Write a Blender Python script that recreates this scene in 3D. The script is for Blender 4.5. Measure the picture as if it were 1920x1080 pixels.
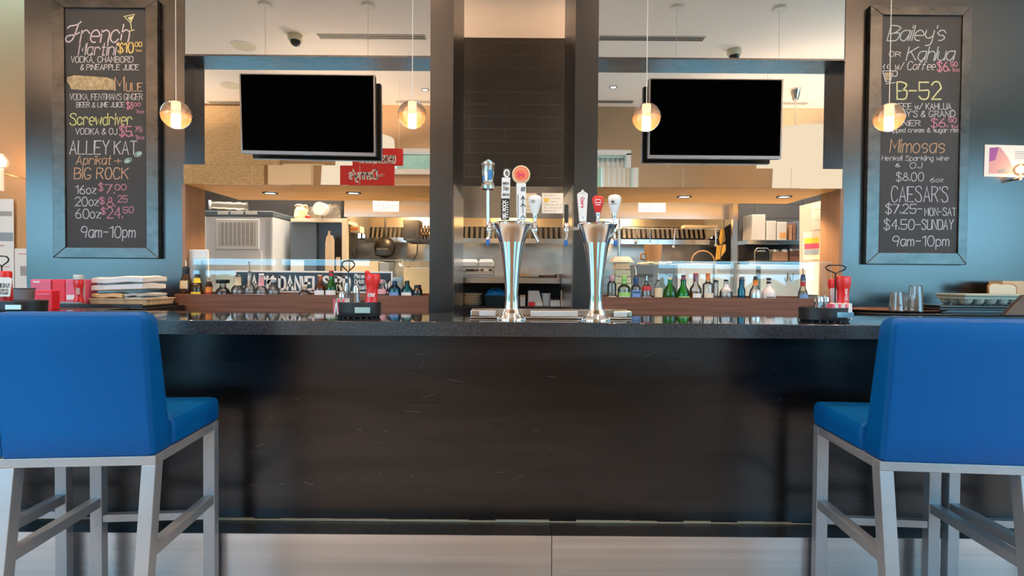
import bpy, math, random
from mathutils import Vector, Matrix

# ------------------------------------------------------------------ camera, sky, exposure
for o in list(bpy.data.objects):
    bpy.data.objects.remove(o, do_unlink=True)
scene = bpy.context.scene
COL = scene.collection
R = math.radians
FPX, EYE = 1000.0, 1.24                      # focal length in pixels of the 1920 wide frame, eye height
PITCH, ROLL = R(1.03), R(0.42)
fw = Vector((0, math.cos(PITCH), -math.sin(PITCH)))
r0, u0 = Vector((1, 0, 0)), Vector((0, math.sin(PITCH), math.cos(PITCH)))
rt = r0 * math.cos(ROLL) + u0 * math.sin(ROLL)
up = u0 * math.cos(ROLL) - r0 * math.sin(ROLL)
cd = bpy.data.cameras.new('camera')
cd.sensor_width = 36.0
cd.lens = 36.0 * FPX / 1920.0
cd.clip_start = 0.02
cam = bpy.data.objects.new('camera', cd)
COL.objects.link(cam)
cam.matrix_world = Matrix(((rt.x, up.x, -fw.x, 0), (rt.y, up.y, -fw.y, 0), (rt.z, up.z, -fw.z, EYE), (0, 0, 0, 1)))
scene.camera = cam
scene.view_settings.view_transform = 'Standard'
scene.view_settings.look = 'None'
scene.view_settings.gamma = 1
scene.view_settings.exposure = 0.0
try:
    scene.cycles.transparent_max_bounces = 32
    scene.cycles.max_bounces = 14
    scene.cycles.sample_clamp_indirect = 6.0
except Exception:
    pass

world = bpy.data.worlds.new('sky')
scene.world = world
world.use_nodes = True
wn = world.node_tree
wn.nodes['Background'].inputs[0].default_value = (0.27, 0.68, 1.0, 1)
wn.nodes['Background'].inputs[1].default_value = 8.4

def area(name, loc, sx, sy, power, color, rot=(0, 0, 0), portal=False, spread=None):
    l = bpy.data.lights.new(name, 'AREA')
    l.shape = 'RECTANGLE'
    l.size, l.size_y = sx, sy
    l.energy = power
    l.color = color
    if spread: l.spread = spread
    if portal: l.cycles.is_portal = True
    o = bpy.data.objects.new(name, l)
    o.location = loc
    o.rotation_euler = rot
    COL.objects.link(o)
    return o

def at(px, py, Y):
    """point of the photograph's line of sight through (px, py) at distance Y from the camera"""
    d = fw + rt * ((px - 960) / FPX) - up * ((py - 540) / FPX)
    t = Y / d.y
    return Vector((d.x * t, Y, EYE + d.z * t))

def AX(px, Y, py=520): return at(px, py, Y).x
def AZ(px, py, Y): return at(px, py, Y).z

# depths (metres from the camera)
YC0, YC1, ZC = 2.06, 2.60, 1.07              # bar counter front, back, height
YPANEL = 3.53                                # steel wall panels and upper mirrors
YMIR = 3.64                                  # lower mirrors
YFAS = 3.42                                  # mirrored fascia of the pass-through soffit
YPOST0, YPOST1 = 3.30, 4.00
YW = -0.50                                   # wall behind the camera
ZCEIL = 3.74
ZK = 3.32
# daylight openings in the wall behind the camera: x0, x1, z0, z1
WINDOWS = [(-7.6, -4.9, .45, 2.75), (-4.6, -1.95, .45, 2.40), (-1.62, -0.62, 2.70, 3.06), (-1.62, -0.62, .55, 2.45),
           (0.62, 1.66, .55, 3.06), (2.0, 4.3, .45, 2.40), (4.55, 7.6, .45, 2.75)]
for i, (a, b, c, d) in enumerate(WINDOWS):
    area('daylight_portal', ((a + b) / 2, YW - .1, (c + d) / 2), b - a, d - c, 1, (1, 1, 1), (R(90), 0, 0), portal=True)

# ------------------------------------------------------------------ materials
MATS = {}
def mat(name, color=(.5, .5, .5), rough=.5, metal=0., spec=.5, noise=0., nscale=(8, 8, 8), rvar=0., bump=0., bscale=40, emit=None, estr=0., coat=0., detail=3, noise_col=None):
    m = bpy.data.materials.new(name)
    m.use_nodes = True
    nt = m.node_tree
    b = nt.nodes['Principled BSDF']
    b.inputs['Base Color'].default_value = (*color, 1)
    b.inputs['Roughness'].default_value = rough
    b.inputs['Metallic'].default_value = metal
    b.inputs['Specular IOR Level'].default_value = spec
    if coat:
        b.inputs['Coat Weight'].default_value = coat
        b.inputs['Coat Roughness'].default_value = .05
    if emit:
        b.inputs['Emission Color'].default_value = (*emit, 1)
        b.inputs['Emission Strength'].default_value = estr
    if noise or rvar or bump:
        tc = nt.nodes.new('ShaderNodeTexCoord')
        mp = nt.nodes.new('ShaderNodeMapping')
        mp.inputs['Scale'].default_value = nscale
        nt.links.new(tc.outputs['Object'], mp.inputs['Vector'])
        nz = nt.nodes.new('ShaderNodeTexNoise')
        nz.inputs['Scale'].default_value = 1
        nz.inputs['Detail'].default_value = detail
        nt.links.new(mp.outputs['Vector'], nz.inputs['Vector'])
        if noise:
            rp = nt.nodes.new('ShaderNodeValToRGB')
            lo = noise_col or tuple(max(0, c * (1 - noise)) for c in color)
            hi = tuple(min(1, c * (1 + noise * .6)) for c in color)
            rp.color_ramp.elements[0].position = .3
            rp.color_ramp.elements[1].position = .7
            rp.color_ramp.elements[0].color = (*lo, 1)
            rp.color_ramp.elements[1].color = (*hi, 1)
            nt.links.new(nz.outputs['Fac'], rp.inputs['Fac'])
            nt.links.new(rp.outputs['Color'], b.inputs['Base Color'])
        if rvar:
            mr = nt.nodes.new('ShaderNodeMapRange')
            mr.inputs['To Min'].default_value = max(0, rough - rvar)
            mr.inputs['To Max'].default_value = rough + rvar
            nt.links.new(nz.outputs['Fac'], mr.inputs['Value'])
            nt.links.new(mr.outputs['Result'], b.inputs['Roughness'])
        if bump:
            n2 = nt.nodes.new('ShaderNodeTexNoise')
            n2.inputs['Scale'].default_value = bscale
            n2.inputs['Detail'].default_value = 4
            nt.links.new(tc.outputs['Object'], n2.inputs['Vector'])
            bp = nt.nodes.new('ShaderNodeBump')
            bp.inputs['Strength'].default_value = bump
            bp.inputs['Distance'].default_value = .01
            nt.links.new(n2.outputs['Fac'], bp.inputs['Height'])
            nt.links.new(bp.outputs['Normal'], b.inputs['Normal'])
    MATS[name] = m
    return m

def glass(name, color=(1, 1, 1), refl=1.0, rough=.02, body=0., bodycol=None):
    """thin-walled glass: clear or tinted transmission with a Fresnel reflection"""
    m = bpy.data.materials.new(name)
    m.use_nodes = True
    nt = m.node_tree
    nt.nodes.remove(nt.nodes['Principled BSDF'])
    out = nt.nodes['Material Output']
    tr = nt.nodes.new('ShaderNodeBsdfTransparent')
    tr.inputs[0].default_value = (*color, 1)
    gl = nt.nodes.new('ShaderNodeBsdfGlossy')
    gl.inputs['Roughness'].default_value = rough
    fr = nt.nodes.new('ShaderNodeFresnel')
    fr.inputs['IOR'].default_value = 1.5
    mx = nt.nodes.new('ShaderNodeMixShader')
    mul = nt.nodes.new('ShaderNodeMath')
    mul.operation = 'MULTIPLY'
    mul.use_clamp = True
    mul.inputs[1].default_value = refl
    nt.links.new(fr.outputs[0], mul.inputs[0])
    nt.links.new(mul.outputs[0], mx.inputs[0])
    src = tr.outputs[0]
    if body:
        df = nt.nodes.new('ShaderNodeBsdfTranslucent')
        df.inputs[0].default_value = (*(bodycol or color), 1)
        m2 = nt.nodes.new('ShaderNodeMixShader')
        m2.inputs[0].default_value = body
        nt.links.new(tr.outputs[0], m2.inputs[1])
        nt.links.new(df.outputs[0], m2.inputs[2])
        src = m2.outputs[0]
    nt.links.new(src, mx.inputs[1])
    nt.links.new(gl.outputs[0], mx.inputs[2])
    nt.links.new(mx.outputs[0], out.inputs['Surface'])
    MATS[name] = m
    return m

def emission(name, color, s):
    m = bpy.data.materials.new(name)
    m.use_nodes = True
    nt = m.node_tree
    nt.nodes.remove(nt.nodes['Principled BSDF'])
    e = nt.nodes.new('ShaderNodeEmission')
    e.inputs[0].default_value = (*color, 1)
    e.inputs[1].default_value = s
    nt.links.new(e.outputs[0], nt.nodes['Material Output'].inputs['Surface'])
    MATS[name] = m
    return m

def brick_mat(name, c1, c2, mortar, bw, bh, ms=.003, rough=.4, metal=0., off=.5, vertical='XZ'):
    m = mat(name, c1, rough, metal)
    nt = m.node_tree
    b = nt.nodes['Principled BSDF']
    tc = nt.nodes.new('ShaderNodeTexCoord')
    sp = nt.nodes.new('ShaderNodeSeparateXYZ')
    cb = nt.nodes.new('ShaderNodeCombineXYZ')
    nt.links.new(tc.outputs['Object'], sp.inputs[0])
    nt.links.new(sp.outputs[vertical[0]], cb.inputs[0])
    nt.links.new(sp.outputs[vertical[1]], cb.inputs[1])
    br = nt.nodes.new('ShaderNodeTexBrick')
    br.offset = off
    br.inputs['Color1'].default_value = (*c1, 1)
    br.inputs['Color2'].default_value = (*c2, 1)
    br.inputs['Mortar'].default_value = (*mortar, 1)
    br.inputs['Scale'].default_value = 1
    br.inputs['Mortar Size'].default_value = ms
    br.inputs['Brick Width'].default_value = bw
    br.inputs['Row Height'].default_value = bh
    nt.links.new(cb.outputs[0], br.inputs['Vector'])
    nt.links.new(br.outputs['Color'], b.inputs['Base Color'])
    bp = nt.nodes.new('ShaderNodeBump')
    bp.inputs['Strength'].default_value = .4
    bp.inputs['Distance'].default_value = .004
    bp.invert = True
    nt.links.new(br.outputs['Fac'], bp.inputs['Height'])
    nt.links.new(bp.outputs['Normal'], b.inputs['Normal'])
    return m

mat('steel_panel', (.125, .115, .108), .25, 1.0, noise=.12, nscale=(1.5, 1.5, 3), rvar=.06, detail=6)
mat('steel_trim', (.10, .10, .105), .27, .95, noise=.1, nscale=(3, 3, 3), rvar=.05)
mat('steel_post', (.098, .097, .10), .32, 1.0, noise=.12, nscale=(2, 2, 2), rvar=.06, detail=6)
mat('board_wood', (.125, .116, .108), .30, .92, noise=.3, nscale=(9, 9, 14), rvar=.1, detail=6)
mat('bar_steel', (.044, .044, .047), .27, .95, spec=.5, noise=.25, nscale=(.8, .8, 9), rvar=.07, detail=5)
mat('chalkboard_slate', (.034, .041, .048), .75, noise=.12, nscale=(3, 3, 3))
mat('dark_edge', (.012, .012, .013), .6)
mat('chalk_white', (.58, .62, .68), .95, noise=.45, nscale=(260, 260, 260))
mat('chalk_lavender', (.54, .53, .64), .95, noise=.45, nscale=(260, 260, 260))
mat('chalk_blue', (.42, .55, .62), .95, noise=.45, nscale=(260, 260, 260))
mat('chalk_yellow', (.66, .72, .30), .95, noise=.4, nscale=(260, 260, 260))
mat('chalk_gold', (.70, .58, .22), .95, noise=.4, nscale=(260, 260, 260))
mat('chalk_orange', (.60, .40, .25), .95, noise=.4, nscale=(260, 260, 260))
mat('chalk_pink', (.62, .27, .40), .95, noise=.4, nscale=(260, 260, 260))
mat('chalk_mint', (.42, .66, .60), .95, noise=.3, nscale=(260, 260, 260))
mat('chalk_lime', (.62, .68, .38), .95, noise=.4, nscale=(260, 260, 260))
mat('chalk_smear', (.42, .36, .23), .95, noise=.4, nscale=(60, 60, 60))
mat('granite', (.016, .017, .019), .05, spec=.7, noise=.9, nscale=(420, 420, 420), detail=2)
mat('granite_edge', (.030, .032, .037), .22, spec=.6, noise=.9, nscale=(420, 420, 420), detail=2)
mat('mirror_glass', (.90, .89, .86), .0, 1.0)
mat('ceiling_paint', (.92, .87, .82), .9)
mat('kitchen_ceiling_paint', (.86, .78, .72), .9)
mat('wall_beige', (.44, .29, .17), .85)
mat('wall_tan', (.60, .34, .16), .8)
mat('wall_cream', (.80, .66, .47), .85)
mat('floor_tile', (.42, .36, .30), .35, noise=.15, nscale=(3, 3, 3))  # out-of-view floor, made pale tan to throw light up at the ceiling
mat('outdoor_paving', (.30, .32, .31), .9, noise=.2, nscale=(.5, .5, .5))
mat('outdoor_green', (.12, .22, .08), .9, noise=.5, nscale=(3, 3, 3))
mat('outdoor_green_wall', (.24, .13, .06), .9, noise=.2, nscale=(2, 2, 2))
mat('window_frame_white', (.82, .80, .76), .5)
mat('soffit_wood', (.95, .52, .17), .5, noise=.12, nscale=(2, 14, 14))
mat('jamb_wood', (.30, .16, .085), .5, noise=.2, nscale=(14, 14, 2))
mat('walnut', (.17, .082, .055), .55, spec=.25, noise=.35, nscale=(1.5, 20, 45), detail=6)
mat('stainless', (.62, .60, .57), .24, 1.0, noise=.06, nscale=(2, 2, 2), rvar=.05)
mat('stainless_brushed', (.52, .52, .53), .34, 1.0, noise=.14, nscale=(.7, 6, 40), rvar=.08)
mat('stainless_swirl', (.60, .58, .55), .33, 1.0, noise=.22, nscale=(5, 5, 9), rvar=.12, detail=8)
mat('step_tread', (.13, .125, .12), .26, .9, noise=.2, nscale=(2, 2, 2), rvar=.05)
mat('appliance_steel', (.80, .82, .84), .38, .15, noise=.05, nscale=(2, 2, 2))
mat('dull_steel', (.30, .28, .25), .7, .2)
mat('satin_steel', (.74, .75, .76), .3, .45)
mat('chrome', (.78, .78, .80), .07, 1.0)
mat('chrome_soft', (.72, .70, .66), .18, 1.0)
mat('blue_leather', (.0003, .070, .255), .40, spec=.10, bump=.06, bscale=300)
mat('stool_steel', (.30, .32, .345), .42, .55, noise=.08, nscale=(6, 6, 6))
mat('black_plastic', (.014, .014, .016), .45)
mat('black_gloss', (.012, .012, .014), .18)
mat('black_screen', (.0005, .0005, .0005), .6, spec=.0)
mat('tv_silver', (.34, .34, .35), .3, .9)
mat('grey_plastic', (.16, .17, .185), .5)
mat('slate_cabinet', (.085, .115, .15), .5)
mat('white_plastic', (.80, .80, .79), .45)
mat('white_paper', (.84, .82, .79), .9)
mat('cream_paper', (.78, .66, .50), .9)
mat('cream_box', (.70, .56, .36), .9)
mat('towel_white', (.78, .79, .82), .95, bump=.4, bscale=120)
mat('towel_tan', (.62, .46, .27), .95)
mat('grey_cloth', (.42, .46, .50), .95)
mat('red_plastic', (.66, .022, .018), .28)
mat('red_bright', (.80, .012, .028), .45)
mat('pink_plastic', (.80, .12, .22), .45)
mat('red_sign', (.78, .035, .032), .55)
mat('sign_white', (.85, .83, .80), .7)
mat('sign_yellow', (.85, .48, .05), .6)
mat('sign_black', (.012, .016, .024), .4)
mat('orange_emblem', (.80, .17, .075), .4)
mat('blue_emblem', (.03, .20, .52), .35)
mat('blue_plastic', (.015, .12, .42), .4)
mat('blue_bag', (.01, .22, .70), .35)
mat('teal_ink', (.02, .06, .09), .5)
mat('dark_tile_plain', (.028, .026, .026), .45)
brick_mat('dark_tile', (.012, .011, .0105), (.010, .009, .009), (.028, .025, .023), .63, .105, .0022, rough=.36)
brick_mat('dark_tile_side', (.075, .075, .078), (.065, .065, .07), (.02, .02, .02), .9, .13, .003, rough=.4)
mat('orange_glow_steel', (.66, .56, .42), .3, 1.0)  # warm lamp glow put into the colour of this hood steel
mat('wood_board', (.66, .46, .27), .6, noise=.2, nscale=(30, 30, 3))
mat('brown_pot', (.32, .17, .07), .5)
mat('tan_container', (.52, .43, .32), .7)
mat('clear_bin', (.42, .38, .34), .3)
mat('purple_print', (.33, .10, .33), .8)
mat('pink_print', (.66, .36, .36), .8)
mat('sky_print', (.72, .74, .74), .8)
mat('yellow_print', (.86, .55, .03), .8)
mat('crimson_print', (.68, .06, .12), .8)
mat('greyblue_print', (.28, .33, .38), .8)
mat('grey_print', (.35, .33, .32), .8)
mat('ink', (.06, .055, .05), .8)
mat('egg_tray', (.36, .42, .37), .85)
mat('brown_box', (.62, .45, .29), .85)
mat('brown_glass', (.035, .016, .006), .12, coat=.5)
mat('orange_label', (.80, .25, .04), .5)
mat('yellow_label', (.86, .66, .04), .5)
mat('cream_label', (.75, .62, .40), .6)
mat('pink_label', (.72, .36, .42), .5)
mat('green_cap', (.32, .62, .14), .45)
mat('navy_cap', (.02, .055, .16), .35)
mat('red_cap', (.48, .03, .04), .4)
mat('plum_cap', (.25, .07, .13), .4)
mat('grey_label', (.50, .52, .55), .5)
mat('blue_label', (.16, .30, .60), .5)
mat('milky_white', (.74, .72, .74), .4)
mat('silver_label', (.72, .72, .72), .25, .8)
mat('gold_cord', (.75, .72, .68), .6)
mat('frosted_tube', (.85, .66, .55), .6, emit=(1, .62, .42), estr=.55)
mat('speaker_grille', (.66, .63, .50), .8)
mat('slot_dark', (.10, .10, .09), .8)
mat('slot_frame', (.46, .44, .41), .6)
mat('dome_body', (.66, .62, .48), .5)
mat('dome_smoke', (.02, .02, .02), .08)
mat('canopy_white', (.85, .82, .76), .5)
mat('canopy_gold', (.80, .60, .18), .3, .4)
mat('vent_mesh', (.38, .36, .33), .6)
mat('fryer_black', (.02, .018, .016), .35)
mat('mitt_yellow', (.72, .38, .06), .8)
mat('food_brown', (.42, .20, .07), .8)
emission('lamp_glow', (1, .60, .32), 26)
emission('downlight_glow', (1, .86, .66), 11)
emission('spot_glow', (1, .9, .75), 10)
emission('shade_glow', (1, .82, .60), 1.0)
emission('lit_strip_glow', (1, .62, .25), 2.2)
emission('kitchen_fill_glow', (1, .88, .72), 7)
glass('clear_glass', (.97, .985, .98))
glass('screen_glass', (.92, .96, .96), refl=1.1)
glass('globe_glass', (.96, .92, .90), refl=1.6, body=.10, bodycol=(1, .85, .75))
glass('globe_amber', (1.0, .86, .70), refl=1.3, body=.26, bodycol=(1, .58, .30))
glass('bottle_clear', (.97, .985, .985), refl=1.9, body=.24, bodycol=(.9, .93, .93))
glass('bottle_green', (.05, .60, .07), refl=1.4, body=.30, bodycol=(.05, .85, .08))
glass('bottle_blue', (.10, .55, .75), refl=1.4, body=.30, bodycol=(.05, .55, .80))
glass('bottle_amber', (.85, .42, .07), refl=1.3, body=.35, bodycol=(.9, .42, .06))
glass('bottle_red', (.30, .05, .05), refl=1.4, body=.2, bodycol=(.5, .05, .05))
glass('plastic_film', (.86, .84, .80), refl=1.5, rough=.2, body=.4, bodycol=(.85, .78, .68))
glass('blue_film', (.12, .45, .9), refl=1.5, rough=.2, body=.55, bodycol=(.02, .30, .85))
glass('aqua_bin', (.65, .80, .84), refl=1.3, rough=.15, body=.4, bodycol=(.6, .78, .82))

# ------------------------------------------------------------------ mesh builder
class MB:
    def __init__(s): s.v, s.f = [], []
    def add(s, vs, fs):
        n = len(s.v)
        s.v += [Vector(p) for p in vs]
        s.f += [tuple(i + n for i in q) for q in fs]
        return s
    def box(s, x0, x1, y0, y1, z0, z1):
        x0, x1 = sorted((x0, x1)); y0, y1 = sorted((y0, y1)); z0, z1 = sorted((z0, z1))
        return s.add([(x0, y0, z0), (x1, y0, z0), (x1, y1, z0), (x0, y1, z0), (x0, y0, z1), (x1, y0, z1), (x1, y1, z1), (x0, y1, z1)],
                     [(0, 3, 2, 1), (4, 5, 6, 7), (0, 1, 5, 4), (1, 2, 6, 5), (2, 3, 7, 6), (3, 0, 4, 7)])
    def hexa(s, P):
        return s.add(P, [(0, 3, 2, 1), (4, 5, 6, 7), (0, 1, 5, 4), (1, 2, 6, 5), (2, 3, 7, 6), (3, 0, 4, 7)])
    def cbox(s, c, size, rot=None):
        m = MB().box(-size[0] / 2, size[0] / 2, -size[1] / 2, size[1] / 2, -size[2] / 2, size[2] / 2)
        M = rot.to_matrix() if hasattr(rot, 'to_matrix') else (rot or Matrix.Identity(3))
        return s.add([M @ p + Vector(c) for p in m.v], m.f)
    def beam(s, p, q, w, h, upv=(0, 0, 1)):
        p, q = Vector(p), Vector(q)
        d = (q - p).normalized()
        u = Vector(upv)
        sx = d.cross(u)
        if sx.length < 1e-4: sx = d.cross(Vector((0, 1, 0)))
        sx.normalize()
        uz = sx.cross(d).normalized()
        a, b = sx * w / 2, uz * h / 2
        return s.hexa([p - a - b, p + a - b, q + a - b, q - a - b, p - a + b, p + a + b, q + a + b, q - a + b])
    def tube(s, pts, r, n=10, closed=False):
        pts = [Vector(p) for p in pts]
        k = len(pts)
        rr = r if isinstance(r, (list, tuple)) else [r] * k
        base = len(s.v)
        nrm = None
        for i, p in enumerate(pts):
            a = pts[(i - 1) % k] if (closed or i) else p
            b = pts[(i + 1) % k] if (closed or i < k - 1) else p
            d = (b - a).normalized()
            if nrm is None:
                nrm = d.cross(Vector((0, 0, 1)))
                if nrm.length < .1: nrm = d.cross(Vector((0, 1, 0)))
            nrm = (nrm - d * nrm.dot(d)).normalized()
            bn = d.cross(nrm)
            for j in range(n):
                t = 2 * math.pi * j / n
                s.v.append(p + (nrm * math.cos(t) + bn * math.sin(t)) * rr[i])
        for i in range(k if closed else k - 1):
            for j in range(n):
                a, b = base + i * n, base + ((i + 1) % k) * n
                s.f.append((a + j, a + (j + 1) % n, b + (j + 1) % n, b + j))
        if not closed:
            s.f.append(tuple(base + j for j in range(n))[::-1])
            s.f.append(tuple(base + (k - 1) * n + j for j in range(n)))
        return s
    def lathe(s, prof, c=(0, 0, 0), n=28, sx=1., sy=1., rot=None, cap=True):
        base = len(s.v)
        c = Vector(c)
        M = rot.to_matrix() if hasattr(rot, 'to_matrix') else (rot or Matrix.Identity(3))
        for r, z in prof:
            for j in range(n):
                t = 2 * math.pi * j / n
                s.v.append(M @ Vector((r * math.cos(t) * sx, r * math.sin(t) * sy, z)) + c)
        for i in range(len(prof) - 1):
            for j in range(n):
                a, b = base + i * n, base + (i + 1) * n
                s.f.append((a + j, a + (j + 1) % n, b + (j + 1) % n, b + j))
        if cap:
            if prof[0][0] > 1e-5: s.f.append(tuple(base + j for j in range(n))[::-1])
            if prof[-1][0] > 1e-5: s.f.append(tuple(base + (len(prof) - 1) * n + j for j in range(n)))
        return s
    def prism(s, poly, y0, y1):
        """polygon of (x, z) pushed from y0 to y1"""
        n = len(poly)
        vs = [(x, y0, z) for x, z in poly] + [(x, y1, z) for x, z in poly]
        fs = [tuple(range(n)), tuple(range(n, 2 * n))[::-1]] + [(i, i + n, (i + 1) % n + n, (i + 1) % n) for i in range(n)]
        return s.add(vs, fs)
    def ball(s, c, r, n=20, m=12, sc=(1, 1, 1), z0=-1., z1=1.):
        t0, t1 = math.asin(z0), math.asin(z1)
        prof = [(max(1e-6, math.cos(t0 + (t1 - t0) * i / m)) * r, math.sin(t0 + (t1 - t0) * i / m) * r * sc[2]) for i in range(m + 1)]
        return s.lathe(prof, c, n, sc[0], sc[1], cap=False)
    def build(s, name, m, parent=None, bevel=0., seg=2, smooth=True, label=None, subd=0):
        vs = s.v
        if parent is not None:
            off = Vector((0, 0, 0))
            p = parent
            while p is not None:
                off += p.location
                p = p.parent
        else:
            xs = [p.x for p in vs]; ys = [p.y for p in vs]; zs = [p.z for p in vs]
            off = Vector(((min(xs) + max(xs)) / 2, (min(ys) + max(ys)) / 2, min(zs)))
        me = bpy.data.meshes.new(name)
        me.from_pydata([p - off for p in vs], [], s.f)
        me.materials.append(MATS[m])
        import bmesh
        bm = bmesh.new()
        bm.from_mesh(me)
        bmesh.ops.recalc_face_normals(bm, faces=bm.faces)
        bm.to_mesh(me)
        bm.free()
        if smooth:
            me.polygons.foreach_set('use_smooth', [True] * len(me.polygons))
            try: me.set_sharp_from_angle(angle=R(38))
            except Exception: pass
        o = bpy.data.objects.new(name, me)
        COL.objects.link(o)
        if parent is not None: o.parent = parent
        else: o.location = off
        if bevel:
            b = o.modifiers.new('edge', 'BEVEL')
            b.width = bevel
            b.segments = seg
            b.limit_method = 'ANGLE'
            b.angle_limit = R(40)
            b.harden_normals = True
        if subd:
            sd = o.modifiers.new('smooth', 'SUBSURF')
            sd.levels = sd.render_levels = subd
        if label: o['label'] = label
        return o

def tag(o, label, cat, group=None, kind=None):
    o['label'] = label
    o['category'] = cat
    if group: o['group'] = group
    if kind: o['kind'] = kind
    return o
def thing(name, label, cat, loc=(0, 0, 0), group=None):
    o = bpy.data.objects.new(name, None)
    o.location = loc
    o.empty_display_size = .05
    COL.objects.link(o)
    return tag(o, label, cat, group)
def single(name, label, cat, mb, m, group=None, **k):
    return tag(mb.build(name, m, None, **k), label, cat, group)
def struct(name, mb, m, label=None, cat=None, parent=None, **k):
    o = mb.build(name, m, parent, **k)
    o['kind'] = 'structure'
    if label: o['label'] = label
    if cat: o['category'] = cat
    return o
def copy_thing(src, loc, rz, label, name=None):
    c = src.copy()
    COL.objects.link(c)
    c.location = loc
    c.rotation_euler = (0, 0, rz)
    c['label'] = label
    for ch in list(src.children):
        d = ch.copy()
        COL.objects.link(d)
        d.parent = c
        for g in list(ch.children):
            e = g.copy()
            COL.objects.link(e)
            e.parent = d
    return c
def pbox(x0, yt, x1, yb, Y, depth, mb=None):
    """box whose front face, at distance Y, covers the given picture rectangle; it reaches back by depth"""
    xm, ym = (x0 + x1) / 2, (yt + yb) / 2
    return (mb or MB()).box(at(x0, ym, Y).x, at(x1, ym, Y).x, Y, Y + depth, at(xm, yb, Y).z, at(xm, yt, Y).z)
def pflat(poly, Y, th=.0012, mb=None):
    """thin printed shape: polygon of picture points on the plane at distance Y"""
    return (mb or MB()).prism([(at(x, y, Y).x, at(x, y, Y).z) for x, y in poly], Y, Y + th)

# ------------------------------------------------------------------ hand lettering: a single-stroke alphabet
G = {
 'A': '022842 1434', 'B': '0208 ~0828472505 ~2545433202', 'C': '~4738180604123243', 'D': '0208 ~082847432202', 'E': '48080242 0535',
 'F': '480802 0535', 'G': '~473818060412324344 4424', 'H': '0208 4248 0545', 'I': '0208', 'J': '~3833221203', 'K': '0208 4805 1642',
 'L': '080242', 'M': '0208244842', 'N': '02084248', 'O': '~28180604123244463828', 'P': '0208 ~0828472505', 'Q': '~28180604123244463828 3341',
 'R': '0208 ~0828472505 2542', 'S': '~47381807163543321203', 'T': '0848 2822', 'U': '~080312324348', 'V': '082248', 'W': '0812253248',
 'X': '0842 4802', 'Y': '082548 2522', 'Z': '08480242',
 '0': '~28180604123244463828', '1': '0728 2822', '2': '~07183846351302 0242', '3': '~0718384735 15 ~2544433212 03', '4': '380444 3832',
 '5': '480805 ~05254543321203', '6': '~381604123243351504', '7': '084812', '8': '~28171625363728 ~25040322434425', '9': '~46351506183847 4732',
 '$': '~47381807163543321203 2921', '&': '~4216172837150403122244', '.': '0203', ',': '1201', "'": '0807', '-': '0535', '/': '0248', '+': '0444 2622',
 'a': '~36160503122234 3632', 'b': '0802 ~0516263433221203', 'c': '~3526160503122233', 'd': '3832 ~3526160503122233', 'e': '~043435261605031222 33',
 'f': '~38281702 0626', 'g': '~36160503122234 ~36312010', 'h': '0802 ~0516263532', 'i': '0602 0807', 'j': '~26211000', 'k': '0802 3604 1532',
 'l': '0802', 'm': '0602 ~05162522 ~25364542', 'n': '0602 ~0516263532', 'o': '~160503122233352616', 'p': '0600 ~0516263533221203', 'r': '0602 ~05162635',
 's': '~352616051424332212', 't': '~18131222 0626', 'u': '~0603122233 3632', 'v': '061226', 'w': '0612253246', 'x': '0632 3602', 'y': '~0604132334 ~36312010', 'z': '06360232',
}
def strokes(text, slant=0., gap=1.25):
    x, out = 0., []
    for ch in text:
        if ch == ' ':
            x += 2.6
            continue
        w = 0
        for st in G.get(ch, '').split():
            sm = st.startswith('~')
            st = st.lstrip('~')
            pts = [(int(st[i]), int(st[i + 1]) - 2) for i in range(0, len(st) - 1, 2)]
            w = max(w, max(p[0] for p in pts))
            if sm and len(pts) > 2:
                res = []
                clo = pts[0] == pts[-1]
                for i in range(len(pts) - 1):
                    p0 = pts[i - 1] if i else (pts[-2] if clo else pts[0])
                    p1, p2 = pts[i], pts[i + 1]
                    p3 = pts[i + 2] if i + 2 < len(pts) else (pts[1] if clo else p2)
                    for q in range(4):
                        t = q / 4
                        res.append(tuple(.5 * (2 * p1[k] + (p2[k] - p0[k]) * t + (2 * p0[k] - 5 * p1[k] + 4 * p2[k] - p3[k]) * t * t + (3 * p1[k] - p0[k] - 3 * p2[k] + p3[k]) * t ** 3) for k in (0, 1)))
                pts = res + [pts[-1]]
            out.append([(x + a + slant * b, b) for a, b in pts])
        x += w + gap
    return out, x - gap
def ribbon(mb, pts, w, to3, th):
    """flat stroke of width w along 2D points; to3 maps (x, y) to a point in space, th is a thickness vector"""
    n = len(pts)
    if n < 2: return
    P = [Vector((a, b)) for a, b in pts]
    L, Rr = [], []
    for i in range(n):
        a, b = P[max(0, i - 1)], P[min(n - 1, i + 1)]
        d = b - a
        if d.length < 1e-9: d = Vector((1, 0))
        d.normalize()
        nn = Vector((-d.y, d.x))
        if 0 < i < n - 1:
            d1 = (P[i] - P[i - 1]).normalized() if (P[i] - P[i - 1]).length > 1e-9 else d
            c = max(.45, abs(Vector((-d1.y, d1.x)).dot(nn)))
        else: c = 1
        e = Vector((0, 0))
        if i == 0: e = -d * w * .4
        if i == n - 1: e = d * w * .4
        L.append(P[i] + e + nn * w / 2 / c)
        Rr.append(P[i] + e - nn * w / 2 / c)
    vs = [to3(*p) for p in L] + [to3(*p) for p in Rr]
    mb.add([v - th for v in vs], [(i, i + 1, n + i + 1, n + i) for i in range(n - 1)])
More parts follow.
